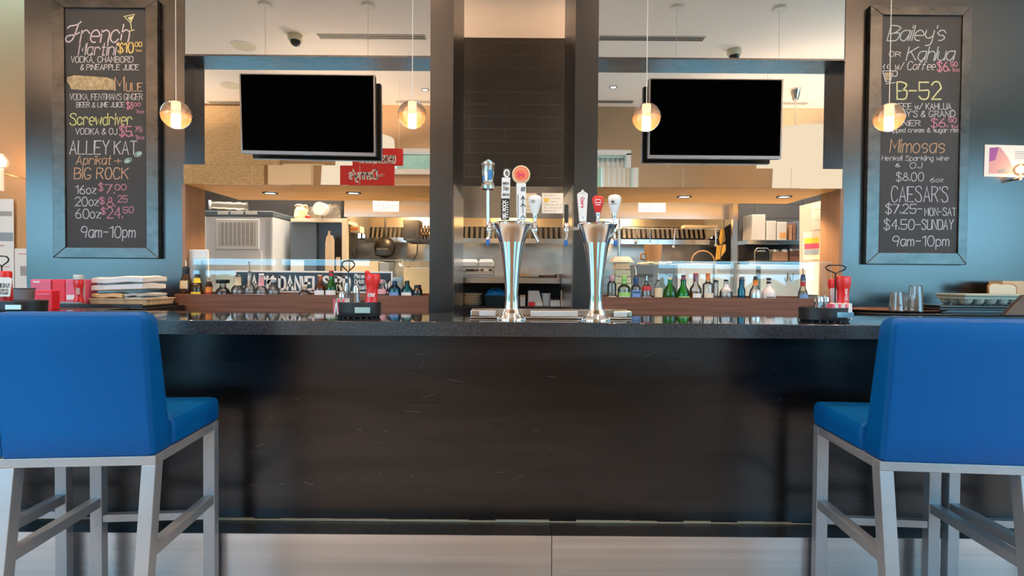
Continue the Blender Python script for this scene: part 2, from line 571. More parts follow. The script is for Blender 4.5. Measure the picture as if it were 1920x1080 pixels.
def write(mb, text, x0, base, x1, h, Y, w=2.0, slant=0., gap=1.25, jit=.0, seed=1, tilt=0., th=.0006):
    """letter a line so that it fills x0..x1 of the picture on the plane at distance Y, capital height h, baseline base"""
    rnd = random.Random(seed)
    st, W = strokes(text, slant, gap)
    k = (x1 - x0) / W
    for s in st:
        dx, dy = rnd.uniform(-jit, jit), rnd.uniform(-jit, jit)
        pts = [(x0 + a * k + dx, base - b * h / 6 + dy + tilt * (a * k)) for a, b in s]
        ribbon(mb, pts, w, lambda a, b: at(a, b, Y), Vector((0, th, 0)))
    return mb

# ------------------------------------------------------------------ the room
XL, XR = -8.2, 8.2
struct('floor', MB().box(XL, XR, YW - .2, 6.0, -.1, 0), 'floor_tile', 'tan tiled floor of the bar room, lightened to bounce light', 'floor')
struct('ceiling', MB().box(XL, XR, YW - .2, 3.70, ZCEIL, ZCEIL + .12), 'ceiling_paint', 'pale plaster ceiling of the bar room', 'ceiling')
struct('kitchen_ceiling', MB().box(-3.4, 3.4, YMIR + .03, 6.0, ZK, ZK + .1), 'kitchen_ceiling_paint', 'warm plaster kitchen ceiling seen between the two centre pillars', 'ceiling')
# wall behind the camera with its openings
def wall_with_holes(x0, x1, z0, z1, y0, y1, holes):
    mb = MB()
    xs = sorted({x0, x1, *[h[0] for h in holes], *[h[1] for h in holes]})
    for a, b in zip(xs, xs[1:]):
        hs = sorted([(h[2], h[3]) for h in holes if h[0] < (a + b) / 2 < h[1]])
        z = z0
        for c, d in hs:
            if c > z: mb.box(a, b, y0, y1, z, c)
            z = d
        if z < z1: mb.box(a, b, y0, y1, z, z1)
    return mb
struct('wall_front', wall_with_holes(XL, XR, 0, ZCEIL, YW - .2, YW, WINDOWS), 'wall_beige', 'beige wall with windows that the mirrors show', 'wall')
struct('wall_left', MB().box(XL - .15, XL, YW - .2, 4.3, 0, ZCEIL), 'wall_beige', 'beige side wall left of the bar', 'wall')
struct('wall_right', MB().box(XR, XR + .15, YW - .2, 4.3, 0, ZCEIL), 'wall_beige', 'beige side wall right of the bar', 'wall')
brick_mat('stone_mosaic', (.88, .68, .42), (.62, .43, .22), (.50, .34, .18), .034, .022, .005, rough=.8)
struct('wall_front_mosaic', MB().box(-4.75, -3.38, YW, YW + .04, 2.42, 3.70), 'stone_mosaic', 'stone mosaic cladding reflected in the left mirror', 'wall')
struct('wall_front_bulkhead', MB().box(-3.30, -2.72, YW, YW + .10, 2.42, 2.86), 'wall_cream', 'cream bulkhead box reflected under the left screen', 'wall')
for i, (a, b, c, d) in enumerate(WINDOWS):
    fr = MB()
    t, e = .05, .02
    for (p, q, r_, s_) in ((a - t, b + t, d - e, d + t), (a - t, b + t, c - t, c + e), (a - t, a + e, c, d), (b - e, b + t, c, d)):
        fr.box(p, q, YW - .02, YW + .03, r_, s_)
    if b - a > 1.5: fr.box((a + b) / 2 - .03, (a + b) / 2 + .03, YW - .12, YW - .06, c, d)
    if d - c > 1: fr.box(a, b, YW - .12, YW - .06, 1.32, 1.40)
    struct('window_%d' % (i + 1), fr, 'window_frame_white', None, 'window')
struct('outdoor_ground', MB().box(-30, 30, -40, YW - .25, -.3, -.15), 'outdoor_paving', 'paved ground outside the windows', 'ground')
hd = MB()
for k in range(26):
    hd.ball((-22 + k * 1.75 + .3 * math.sin(k * 3.1), -17 + .7 * math.sin(k * 2.3), .3), 1.1, 12, 8, (1, .8, .95))
struct('outdoor_building', MB().box(-4.2, 4.2, -9.6, -9.2, -.2, 10), 'outdoor_green_wall', 'grey green building across the street', 'building')
tag(hd.build('hedge', 'outdoor_green'), 'green hedge outside the windows', 'hedge', kind='stuff')

cv = MB()
n = 40
vs = [(1.22 + .42 * i / n, YW - .06 + .018 * math.sin(i * .9), z) for z in (.62, 3.02) for i in range(n + 1)]
cv.add(vs, [(i, i + 1, n + 2 + i, n + 1 + i) for i in range(n)])
mat('curtain_cloth', (.80, .80, .76), .9)
co = single('window_curtain', 'white curtain at the window reflected left of the right television', 'curtain', cv, 'curtain_cloth')
sl = co.modifiers.new('cloth', 'SOLIDIFY'); sl.thickness = .003
# back wall: steel panels, pillars, kitchen shell
XP0, XP1 = AX(50, YPANEL), AX(347, YPANEL)
XQ0, XQ1 = AX(1577, YPANEL), 5.0
struct('wall_panel_left', MB().box(XP0, XP1, YPANEL, YPANEL + .12, 0, ZCEIL), 'steel_panel', 'blackened steel wall panel behind the French Martini chalkboard', 'wall')
struct('wall_panel_right', MB().box(XQ0, XQ1, YPANEL, YPANEL + .12, 0, ZCEIL), 'steel_panel', 'blackened steel wall panel behind the right chalkboard', 'wall')
struct('wall_back_left', MB().box(XL, XP0 + .02, 4.20, 4.3, 0, ZCEIL), 'wall_tan', 'tan wall beyond the left end of the steel panel', 'wall')
PL0, PL1 = AX(805, YPOST0), AX(848, YPOST0)
PR0, PR1 = AX(1075, YPOST0), AX(1118, YPOST0)
struct('column_left', MB().box(PL0, PL1, YPOST0, YPOST1, 0, ZCEIL), 'steel_post', 'dark steel pillar left of the beer towers', 'pillar')
struct('column_right', MB().box(PR0, PR1, YPOST0, YPOST1, 0, ZCEIL), 'steel_post', 'dark steel pillar behind the right beer tower', 'pillar')
zl = AZ(960, 358, 3.6)
struct('trim_1', MB().box(PL1, PL1 + .003, YPOST0 + .06, YPOST1, 0, zl), 'stainless', 'stainless lining on the left pillar', 'trim')
struct('trim_2', MB().box(PR0 - .003, PR0, YPOST0 + .06, YPOST1, 0, zl), 'stainless', 'stainless lining on the right pillar', 'trim')
struct('wall_kitchen_back', MB().box(-3.4, 3.4, 5.72, 5.85, 0, ZK), 'stainless_swirl', 'swirled stainless kitchen back wall', 'wall')
struct('wall_kitchen_left', MB().box(-3.4, -3.3, 4.05, 5.72, 0, ZK), 'dark_tile_plain', None, 'wall')
struct('wall_kitchen_right', MB().box(3.3, 3.4, 4.05, 5.72, 0, ZK), 'dark_tile_plain', None, 'wall')
zt = AZ(960, 355, 4.65)
struct('wall_kitchen_tile', MB().box(-1.46, 1.96, 4.65, 4.74, zt, ZK), 'dark_tile', 'dark long-tile bulkhead above the stainless hood', 'wall')
struct('wall_tile_right', MB().box(AX(1384, 5.0), 3.3, 5.0, 5.06, 0, ZK), 'dark_tile_side', 'slate blue tiled kitchen wall behind the shelf of bins', 'wall')
struct('wall_tile_left', MB().box(-3.3, AX(640, 5.2), 5.2, 5.26, 0, ZK), 'dark_tile_plain', None, 'wall')

# mirrors, frames and soffits of the two pass-throughs
zf0, zf1 = AZ(576, 347, YFAS), AZ(576, 310.5, YFAS)
zbeam = AZ(576, 119.5, YMIR)
for side, (xa, xb) in (('left', (XP1, PL0)), ('right', (PR1, XQ0))):
    fa, fb = (AX(347, YFAS), PL0) if side == 'left' else (PR1, AX(1574, YFAS))
    single('wall_mirror', 'large mirror behind the %s television above the soffit' % side, 'mirror', MB().box(xa, xb, YMIR, YMIR + .01, zf1, zbeam), 'mirror_glass', smooth=False)
    single('wall_mirror', 'mirror above the steel beam over the %s television' % side, 'mirror', MB().box(xa, xb, YPANEL + .005, YPANEL + .015, zbeam + .012, ZCEIL), 'mirror_glass', smooth=False)
    single('fascia_mirror', 'low mirrored fascia strip under the %s television' % side, 'mirror', MB().box(fa, fb, YFAS - .012, YFAS - .002, zf0, zf1), 'mirror_glass', smooth=False)
    struct('trim_3' if side == 'left' else 'trim_4', MB().box(xa, xb, YPANEL - .005, YMIR, zbeam, zbeam + .012), 'steel_trim', 'thin steel beam over the %s television' % side, 'beam')
    xs = xa if side == 'left' else xb
    sg = 1 if side == 'left' else -1
    struct('trim_5' if side == 'left' else 'trim_6', MB().box(xs, xs + sg * .004, YPANEL - .004, YMIR, zf1, zbeam), 'steel_trim', 'steel reveal at the outer edge of the %s mirror' % side, 'trim')
    struct('soffit_' + side, MB().box(fa, fb, YFAS, 4.10, zf0, zf1), 'soffit_wood', 'warm wooden soffit over the %s kitchen opening' % side, 'soffit')
    ja = fa if side == 'left' else fb
    struct('jamb_' + side, MB().box(ja - .02 * sg, ja + .002 * sg, YFAS + .002, 3.64, .6, zf0), 'jamb_wood', 'wooden jamb at the outer side of the %s kitchen opening' % side, 'jamb')
    struct('trim_7' if side == 'left' else 'trim_8', MB().box(xa, xb, 3.46, 3.60, 0, 1.10), 'dark_edge', None, 'trim')

def downlight(px, py, Y0, z, label, grp, glow='downlight_glow', r=.052, power=45, col=(1, .68, .38), spot=True, loc=None):
    if loc is None:
        d = at(px, py, 1) - Vector((0, 0, EYE))
        t = (z - EYE) / d.z
        loc = Vector((d.x * t, d.y * t, z))
    o = thing('recessed_downlight', label, 'light', loc, grp)
    MB().lathe([(r, -.002), (r * .98, -.008), (r * .74, -.008), (r * .74, -.002)], loc, 28, cap=False).build('trim_ring', 'black_plastic', o)
    MB().lathe([(1e-5, -.003), (r * .74, -.003)], loc, 24, cap=False).build('lamp_lens', glow, o)
    if power:
        l = bpy.data.lights.new('downlight', 'SPOT')
        l.energy, l.color, l.spot_size, l.spot_blend, l.shadow_soft_size = power, col, R(125), .8, .03
        lo = bpy.data.objects.new('downlight_beam', l)
        lo.location = loc + Vector((0, 0, -.02))
        COL.objects.link(lo)
    return o
downlight(563 - 56, 361, 0, zf0, 'recessed downlight in the left soffit, above the ice machine', 'downlights in the soffits')
downlight(663, 361, 0, zf0, 'recessed downlight in the left soffit, nearer the centre pillar', 'downlights in the soffits')
downlight(1283, 368, 0, zf0, 'recessed downlight in the right soffit, nearer the centre pillar', 'downlights in the soffits')
downlight(1470, 368, 0, zf0, 'recessed downlight in the right soffit, near the wooden jamb', 'downlights in the soffits')

# ------------------------------------------------------------------ bar counter
xs0, xs1 = -3.3, 3.4
top = MB().box(xs0, xs1, YC0, YC1, ZC - .055, ZC)
ct = thing('bar_countertop', 'long polished black granite bar top with speckled edge', 'countertop', (0, (YC0 + YC1) / 2, ZC - .055))
MB().box(xs0, xs1, YC0 + .004, YC1, ZC - .054, ZC).build('top_slab', 'granite', ct, bevel=.003)
MB().box(xs0, xs1, YC0, YC0 + .004, ZC - .055, ZC - .003).build('front_edge', 'granite_edge', ct, label='speckled front edge')
bf = thing('bar_counter', 'blackened steel bar front with faint scratches under the granite top', 'bar', (0, 2.2, 0))
MB().box(xs0, xs1, 2.20, 2.23, .236, ZC - .055).build('front_panel', 'bar_steel', bf)
MB().box(xs0, xs1, 2.23, 2.56, 0, ZC - .055).build('body', 'dark_edge', bf)
sc = MB()
rnd = random.Random(4)
for _ in range(26):
    x, z = rnd.uniform(-1.1, 1.25), rnd.uniform(.35, .98)
    a, l = rnd.uniform(-.5, .5) + (1.5 if rnd.random() < .3 else 0), rnd.uniform(.01, .07)
    sc.beam((x, 2.1995, z), (x + l * math.cos(a), 2.1995, z + l * math.sin(a)), .0008, .0008)
mat('scratch', (.16, .155, .15), .4, .5)
sc.build('scratch_marks', 'scratch', bf)['kind'] = 'stuff'
st = MB()
for i in range(60):
    x = xs0 + (xs1 - xs0) * i / 60
    st.box(x, x + (xs1 - xs0) / 60, 2.1935, 2.20, .229, .232 + .006 * rnd.random())
mat('caulk', (.20, .18, .13), .7)
st.build('caulk_line', 'caulk', bf)
xj = AX(1040, 2.05)
for nm, a, b in (('left', xs0, xj - .0015), ('right', xj + .0015, xs1)):
    fs = thing('foot_step', 'brushed stainless foot step along the %s half of the bar' % nm, 'step', ((a + b) / 2, 2.12, 0), 'foot steps along the bar')
    MB().box(a, b, 2.084, 2.192, .224, .228).build('tread', 'step_tread', fs, label='dark reflective steel tread')
    MB().box(a, b, 2.080, 2.084, 0, .2285).build('riser', 'stainless_brushed', fs)
    MB().box(a, b, 2.090, 2.188, 0, .223).build('body', 'dark_edge', fs)

# ------------------------------------------------------------------ bar stools
def make_stool(label):
    o = thing('bar_stool', label, 'bar stool', (0, 0, 0), 'bar stools along the counter')
    W, zs = .45, .68
    h = W / 2
    # rounded box sections, lofted by hand so that the leather swells a little
    bk = MB()
    rows = 9
    n = 7
    def sec(z, y0, y1, hw):
        r = .016
        pts = []
        for cx, cy, a0 in ((hw - r, y0 + r, -90), (hw - r, y1 - r, 0), (-hw + r, y1 - r, 90), (-hw + r, y0 + r, 180)):
            for q in range(n):
                a = R(a0 + 90 * q / (n - 1))
                pts.append((cx + r * math.cos(a), cy + r * math.sin(a), z))
        return pts
    secs = []
    Z = [(.682, .006), (.69, 0), (.76, 0), (.85, 0), (.95, 0), (1.04, 0), (1.10, 0), (1.118, .005), (1.127, .014), (1.130, .026)]
    for z, ins in Z:
        t = (z - .682) / (.448)
        yb = -.215 - .035 * t
        yf = -.105 - .075 * t
        secs.append(sec(z, yb + ins, yf - ins, h - .002 - ins - .004 * t))
    m = len(secs[0])
    vs = [p for s in secs for p in s]
    fs = [(i * m + j, i * m + (j + 1) % m, (i + 1) * m + (j + 1) % m, (i + 1) * m + j) for i in range(len(secs) - 1) for j in range(m)]
    fs += [tuple(range(m))[::-1], tuple((len(secs) - 1) * m + j for j in range(m))]
    b = bk.add(vs, fs).build('backrest', 'blue_leather', o)
    for sx in (-1, 1):
        pip = MB()
        pip.tube([(sx * (h - .010 - .004 * t), -.2155 - .035 * t, .69 + .42 * t) for t in (0, .25, .5, .75, 1)], .0016, 6)
        pip.build('seam', 'blue_leather', b)
    se = MB()
    vs, secs = [], []
    for z, ins in ((.682, .008), (.69, 0), (.73, -.002), (.757, 0), (.768, .006), (.773, .018)):
        secs.append(sec(z, -.104, .222 - ins, h - ins))
    m = len(secs[0])
    vs = [p for s in secs for p in s]
    fs = [(i * m + j, i * m + (j + 1) % m, (i + 1) * m + (j + 1) % m, (i + 1) * m + j) for i in range(len(secs) - 1) for j in range(m)]
    fs += [tuple(range(m))[::-1], tuple((len(secs) - 1) * m + j for j in range(m))]
    se.add(vs, fs).build('seat', 'blue_leather', o)
    L = .042
    fr = MB()
    y0, y1 = -.210, .215
    fr.box(-h, h, y0, y0 + .035, .652, .681)
    fr.box(-h, h, y1 - .035, y1, .652, .681)
    fr.box(-h, -h + .04, y0 + .035, y1 - .035, .652, .681)
    fr.box(h - .04, h, y0 + .035, y1 - .035, .652, .681)
    fr.build('seat_frame', 'stool_steel', o, bevel=.002)
    for sx in (-1, 1):
        xa, xb = (-h, -h + L) if sx < 0 else (h - L, h)
        MB().hexa([(xa, y0 - .085, 0), (xb, y0 - .085, 0), (xb, y0 - .085 + L, 0), (xa, y0 - .085 + L, 0), (xa, y0, .652), (xb, y0, .652), (xb, y0 + L, .652), (xa, y0 + L, .652)]).build('leg', 'stool_steel', o, bevel=.002)
        MB().box(xa, xb, y1 - .036, y1, 0, .652).build('leg', 'stool_steel', o, bevel=.002)
        xc = (xa + xb) / 2
        MB().box(xc - .018, xc + .018, y0 - .012, y1 - .034, .365, .40).build('stretcher', 'stool_steel', o, bevel=.002)
    MB().box(-h + L, h - L, y1 - .032, y1 - .004, .305, .333).build('stretcher', 'stool_steel', o, bevel=.002)
    return o
s1 = make_stool('blue leather bar stool with grey steel frame at the left end of the counter')
copy_thing(s1, (1.385, 1.835, 0), R(-4.5), 'blue leather bar stool with grey steel frame at the right end of the counter')
copy_thing(s1, (-1.915, 1.835, 0), R(4), 'bar stool beyond the left blue stool, only its grey legs showing')
copy_thing(s1, (1.885, 1.825, 0), R(-1), 'bar stool beyond the right blue stool, only its grey legs showing')
s1.location = (-1.345, 1.835, 0)
s1.rotation_euler = (0, 0, R(5))

# ------------------------------------------------------------------ pendant lamps over the counter
YPEN = 2.13
def pendant(px, py, label, can='canopy_white', loc=None, r=.0555):
    c = loc or at(px, py, YPEN)
    o = thing('pendant_lamp', label, 'pendant lamp', c, 'glass globe pendants over the bar')
    g = MB().ball(c, r, 28, 9, z0=-.03, z1=1).build('globe_top', 'globe_glass', o)
    MB().ball(c, r, 28, 9, z0=-.97, z1=-.0).build('globe_bottom', 'globe_amber', o, label='warm amber lower half of the globe')
    MB().tube([c + Vector((r * math.cos(a), r * math.sin(a), 0)) for a in [2 * math.pi * k / 36 for k in range(36)]], .0011, 6, closed=True).build('equator_seam', 'globe_glass', o)
    MB().lathe([(.0165, .001), (.0165, .050)], c, 20).build('tube_top', 'frosted_tube', o, label='pale frosted upper tube')
    MB().lathe([(1e-5, -.052), (.014, -.052), (.0165, -.046), (.0165, 0), (1e-5, 0)], c, 20, cap=False).build('lit_tube', 'lamp_glow', o, label='glowing lower tube')
    MB().tube([c + Vector((0, 0, .05)), (c.x, c.y, ZCEIL - .01)], .0016, 6).build('cord', 'gold_cord', o)
    MB().lathe([(.062, 0), (.062, -.014), (.058, -.022), (1e-5, -.024)], (c.x, c.y, ZCEIL), 24, cap=False).build('canopy', can, o)
    return o
pendant(330, 215, 'glowing glass globe pendant hanging in front of the left steel panel')
pendant(773, 215, 'glowing glass globe pendant hanging left of the centre pillars', 'canopy_gold')
pendant(1212, 220, 'glowing glass globe pendant hanging at the left edge of the right television', 'slot_frame')
pendant(1667, 220, 'glowing glass globe pendant hanging over the right chalkboard')
zp = at(1212, 220, YPEN).z
dx = (at(1667, 220, YPEN).x - at(330, 215, YPEN).x) / 3
pendant(0, 0, 'globe pendant whose canopy the mirror shows at upper left', loc=Vector((at(330, 215, YPEN).x - dx, YPEN, zp)))
pendant(0, 0, 'globe pendant whose canopy the mirror shows at upper right', loc=Vector((at(1667, 220, YPEN).x + dx, YPEN, zp)))

# ------------------------------------------------------------------ things on the dining room ceiling that the mirrors show, and added fill lamps
def vat(px, py, z, ymir):
    """point on the ceiling height z that the mirror at distance ymir shows at (px, py)"""
    d = at(px, py, 1) - Vector((0, 0, EYE))
    t = (z - EYE) / d.z
    return Vector((d.x * t, 2 * ymir - t, z))
UM = YPANEL + .005
def ceiling_speaker(p, label):
    o = thing('ceiling_speaker', label, 'speaker', p, 'round speakers on the dining room ceiling')
    MB().lathe([(.13, 0), (.128, -.006), (.118, -.008)], p, 32, cap=False).build('trim_ring', 'canopy_white', o)
    MB().lathe([(1e-5, -.006), (.119, -.007)], p, 32, cap=False).build('grille', 'speaker_grille', o)
ceiling_speaker(vat(457, 86, ZCEIL, UM), 'round ceiling speaker reflected above the left steel beam')
ceiling_speaker(vat(432, 160, ZCEIL, YMIR), 'round ceiling speaker reflected beside the left television')
def dome_camera(p, label):
    o = thing('dome_camera', label, 'security camera', p, 'dome cameras on the dining room ceiling')
    MB().lathe([(.075, 0), (.078, -.03), (.07, -.055), (.055, -.06)], p, 28, cap=False).build('housing', 'dome_body', o)
    MB().ball(p + Vector((0, 0, -.055)), .055, 24, 8, (1, 1, 1.1), -1, 0).build('smoked_dome', 'dome_smoke', o)
    MB().lathe([(.02, -.05), (.02, -.1), (1e-5, -.104)], p + Vector((.015, -.02, 0)), 14, cap=False).build('lens', 'chrome_soft', o)
dome_camera(vat(554, 66, ZCEIL, UM), 'dome security camera reflected above the left steel beam')
dome_camera(vat(1377, 94, ZCEIL, UM), 'dome security camera reflected above the right steel beam')
def slot(p, q, label):
    o = thing('slot_diffuser', label, 'air vent', p, 'linear air slots on the dining room ceiling')
    y, z = p.y, ZCEIL
    MB().box(p.x, q.x, y - .055, y + .055, z - .006, z).build('frame', 'slot_frame', o)
    for k in (-.022, .022):
        MB().box(p.x + .01, q.x - .01, y + k - .012, y + k + .012, z - .009, z - .004).build('slot', 'slot_dark', o)
slot(vat(597, 68, ZCEIL, UM), vat(798, 69, ZCEIL, UM), 'long air slot reflected above the left television')
slot(vat(1123, 71, ZCEIL, UM), vat(1320, 73, ZCEIL, UM), 'long air slot reflected above the right television')
slot(vat(390, 191, ZCEIL, YMIR), vat(455, 191, ZCEIL, YMIR), 'air slot reflected left of the left television, over the mosaic')
slot(vat(742, 190, ZCEIL, YMIR), vat(806, 190, ZCEIL, YMIR), 'air slot reflected right of the left television')
slot(vat(1120, 190, ZCEIL, YMIR), vat(1187, 191, ZCEIL, YMIR), 'air slot reflected left of the right television')
slot(vat(1462, 193, ZCEIL, YMIR), vat(1515, 193, ZCEIL, YMIR), 'air slot reflected right of the right television')
def spot_at(px, py, ym, label):
    downlight(0, 0, 0, 0, label, 'spots on the dining room ceiling', 'spot_glow', .05, 45, (1, .78, .55), loc=vat(px, py, ZCEIL, ym))
spot_at(797, 168, YMIR, 'lit ceiling spot reflected beside the left centre pillar')
spot_at(1150, 163, YMIR, 'lit ceiling spot reflected left of the right television')
for k, (x, y) in enumerate(((-4.4, 2.75), (-2.55, 2.75), (-.7, 2.75), (.9, 2.75), (2.7, 2.75), (4.5, 2.75), (-3.0, .92), (-.9, .92), (.95, .92), (3.0, .92))):  # warm fill lamps added where no mirror reveals them
    side = ('left', 'right')[x > 0]
    downlight(0, 0, 0, 0, 'added ceiling fill spot %s of the bar, %s' % (side, ('outermost over the counter', 'over the back counter', 'beside the pillars', 'beside the pillars', 'over the back counter', 'outermost over the counter', 'over the outer stool', 'over the middle of the room', 'over the middle of the room', 'over the outer stool')[k]),
              'added fill spots over the bar', 'spot_glow', .05, 105, (1, .60, .33), loc=Vector((x, y, ZCEIL)))
def drum(p, rb, rtp, zb, zt, label, power):
    o = thing('drum_pendant', label, 'pendant lamp', (p.x, p.y, ZCEIL), 'large drum shades in the dining room')
    MB().lathe([(rb, zb), (rtp, zt)], (p.x, p.y, 0), 48, cap=False).build('shade', 'shade_glow', o)
    MB().tube([(p.x, p.y, zt - .05), (p.x, p.y, ZCEIL - .02)], .006, 8).build('rod', 'chrome_soft', o)
    MB().lathe([(.012, -.16), (.035, -.14), (.07, -.01), (.07, 0)], (p.x, p.y, ZCEIL), 20).build('canopy', 'chrome_soft', o)
    for a in range(3):
        t = 2 * math.pi * a / 3
        MB().tube([(p.x, p.y, zt - .05), (p.x + rtp * .99 * math.cos(t), p.y + rtp * .99 * math.sin(t), zt - .02)], .004, 6).build('spoke', 'chrome_soft', o)
    l = bpy.data.lights.new('shade_lamp', 'POINT')
    l.energy, l.color, l.shadow_soft_size = power, (1, .72, .50), .12
    lo = bpy.data.objects.new('shade_lamp', l)
    lo.location = (p.x, p.y, zt - .25)
    COL.objects.link(lo)
drum(Vector((3.68, .28, 0)), .47, .44, 2.20, 3.16, 'large glowing drum shade reflected in the right mirror', 560)
drum(Vector((-1.92, .28, 0)), .41, .36, 2.20, 3.05, 'glowing drum shade reflected behind the red sign', 400)
drum(Vector((-5.0, .30, 0)), .44, .40, 2.20, 3.10, 'added drum shade out of view, lighting the stone mosaic', 230)  # extra lamp added out of view to brighten the mosaic
# red hanging sign, readable from the bar, mirrored in the picture
sx0, sx1, sy, sz0, sz1 = -1.94, -1.33, .80, 2.24, 2.80
so = thing('hanging_sign', 'red hanging sign with white lettering, mirror-reversed by the mirrors', 'sign', ((sx0 + sx1) / 2, sy, sz0))
MB().box(sx0, sx1, sy - .006, sy + .006, sz0, sz1).build('panel', 'red_sign', so)
for xx in (sx0 + .05, sx1 - .05):
    MB().tube([(xx, sy, sz1), (xx, sy, ZCEIL)], .0015, 6).build('wire', 'gold_cord', so)
def sign_text(text, xa, xb, zb, h, w, m, slant=0.):
    mb = MB()
    stx, W = strokes(text, slant, 1.3)
    k = (xb - xa) / W
    for s in stx:
        # the face looks towards the bar (+Y), so it reads from right to left along x
        ribbon(mb, [(xb - a * k, zb + b * h / 6) for a, b in s], w, lambda a, b: Vector((a, sy + .0062, b)), Vector((0, -.001, 0)))
    return mb.build('lettering', m, so)
sign_text('ORDER ONLINE', sx0 + .09, sx1 - .09, sz1 - .175, .085, .017, 'sign_white')
sign_text('DENNYS.CA', sx0 + .12, sx1 - .14, sz1 - .29, .062, .012, 'sign_yellow')
sign_text("Denny's", sx0 + .11, sx1 - .19, sz1 - .455, .10, .020, 'sign_white', .15)
sw = MB()
for k in range(3):
    sw.prism([(sx0 + .07 + .02 * k + .34, sz1 - .43 + .014 * k), (sx0 + .07 + .44, sz1 - .426 + .014 * k), (sx0 + .07 + .34 + .02 * k, sz1 - .423 + .014 * k)], sy + .0062, sy + .0072)
sw.build('swoosh', 'sign_white', so)

# ------------------------------------------------------------------ televisions
def television(TL, TR, BR, BL, label):
    Y = 3.548
    c = [at(*p, Y) for p in (TL, TR, BR, BL)]
    cc = (c[0] + c[1] + c[2] + c[3]) / 4
    o = thing('television', label, 'television', (cc.x, Y, c[2].z), 'televisions on the mirrors')
    def quad(s, y0, y1, dx=0, dz=0):
        q = [cc + (p - cc) * s for p in c]
        return [(q[0].x, q[0].z), (q[1].x, q[1].z), (q[2].x, q[2].z), (q[3].x, q[3].z)], y0, y1
    MB().prism(*quad(1, Y + .002, Y + .035)).build('body', 'black_plastic', o, bevel=.003)
    # bezel as four strips
    inn = [cc + Vector(((p.x - cc.x) * .979, 0, (p.z - cc.z) * .955 + .006)) for p in c]
    bz = MB()
    for i in range(4):
        j = (i + 1) % 4
        bz.prism([(c[i].x, c[i].z), (c[j].x, c[j].z), (inn[j].x, inn[j].z), (inn[i].x, inn[i].z)], Y - .006, Y + .004)
    bz.build('bezel', 'tv_silver', o)
    MB().prism([(p.x, p.z) for p in inn], Y - .002, Y + .003).build('screen', 'black_screen', o)
    MB().cbox((cc.x, Y + .055, cc.z), (.30, .05, .22)).build('wall_bracket', 'black_plastic', o)
    b = (c[2] + c[3]) / 2
    MB().cbox((b.x, Y - .004, b.z + .003), (.05, .008, .012)).build('badge', 'tv_silver', o)
television((449, 138), (703, 141), (704, 292), (453, 287), 'black flat television on the left mirror, between the chalkboard and pillar')
television((1217, 147), (1468, 149), (1464, 298), (1215, 296), 'black flat television on the right mirror, beside a glass pendant')

# ------------------------------------------------------------------ chalkboards
def chalkboard(ox0, oy0, ox1, oy1, ix0, iy0, ix1, iy1, label):
    Y1, Y0 = YPANEL - .001, YPANEL - .036
    c = at((ox0 + ox1) / 2, oy1, Y0)
    o = thing('chalkboard', label, 'chalkboard', (c.x, Y1, c.z), 'drink chalkboards')
    X = [AX(ox0, Y0, 250), AX(ix0, Y0, 250), AX(ix1, Y0, 250), AX(ox1, Y0, 250)]
    pm = (ox0 + ox1) / 2
    Zv = [AZ(pm, oy1, Y0), AZ(pm, iy1, Y0), AZ(pm, iy0, Y0), AZ(pm, oy0, Y0)]
    MB().prism([(X[0], Zv[0]), (X[1], Zv[1]), (X[1], Zv[2]), (X[0], Zv[3])], Y0, Y1).build('frame_rail', 'board_wood', o, bevel=.004)
    MB().prism([(X[3], Zv[0]), (X[3], Zv[3]), (X[2], Zv[2]), (X[2], Zv[1])], Y0, Y1).build('frame_rail', 'board_wood', o, bevel=.004)
    MB().prism([(X[0], Zv[3]), (X[1], Zv[2]), (X[2], Zv[2]), (X[3], Zv[3])], Y0, Y1).build('frame_rail', 'board_wood', o, bevel=.004)
    MB().prism([(X[0], Zv[0]), (X[3], Zv[0]), (X[2], Zv[1]), (X[1], Zv[1])], Y0, Y1).build('frame_rail', 'board_wood', o, bevel=.004)
    MB().box(X[1] - .002, X[2] + .002, Y0 + .012, Y1, Zv[1] - .002, Zv[2] + .002).build('slate', 'chalkboard_slate', o)
    return o, Y0 + .0115
bl, YB = chalkboard(97, -2, 296, 484, 121, 14, 273, 464, 'tall chalkboard listing French Martini and Alley Kat prices, left wall panel')
br_, YB = chalkboard(1628, 10, 1818, 496, 1652, 28, 1801, 474, "tall chalkboard listing Bailey's, B-52 and Caesar's prices, right wall panel")
def chalk(board, col, items):
    for k, it in enumerate(items):
        t, x0, b, x1, h, w, sl = it[:7]
        write(MB_ := MB(), t, x0, b, x1, h, YB, w * .84, sl, it[7] if len(it) > 7 else 1.25, jit=.35, seed=len(t) + int(x0) + int(b))
        MB_.build('chalk_writing', col, board, smooth=False)
def doodle(board, col, lines, w=1.6, polys=(), label=None, th=.0006):
    mb = MB()
    for l in lines: ribbon(mb, l, w, lambda a, b: at(a, b, YB), Vector((0, th, 0)))
    for p in polys: pflat(p, YB - .0005, .0005, mb)
    o = mb.build('chalk_doodle', col, board, smooth=False)
    if label: o['label'] = label
def ell(cx, cy, a, b, n=16, rot=0):
    return [(cx + a * math.cos(2 * math.pi * k / n) * math.cos(rot) - b * math.sin(2 * math.pi * k / n) * math.sin(rot),
             cy + a * math.cos(2 * math.pi * k / n) * math.sin(rot) + b * math.sin(2 * math.pi * k / n) * math.cos(rot)) for k in range(n + 1)]
chalk(bl, 'chalk_lavender', [('rench', 150, 79, 240, 33, 3.0, .22, .9), ('Martini', 147, 103, 216, 22, 2.4, .18, 1.1)])
doodle(bl, 'chalk_lavender', [[(127, 53), (131, 49), (138, 48), (146, 46), (152, 41)], [(147, 46), (144, 55), (140, 66), (136, 74), (130, 79), (125, 78), (123, 73), (126, 68), (133, 66), (142, 65), (149, 61)]], 2.6)
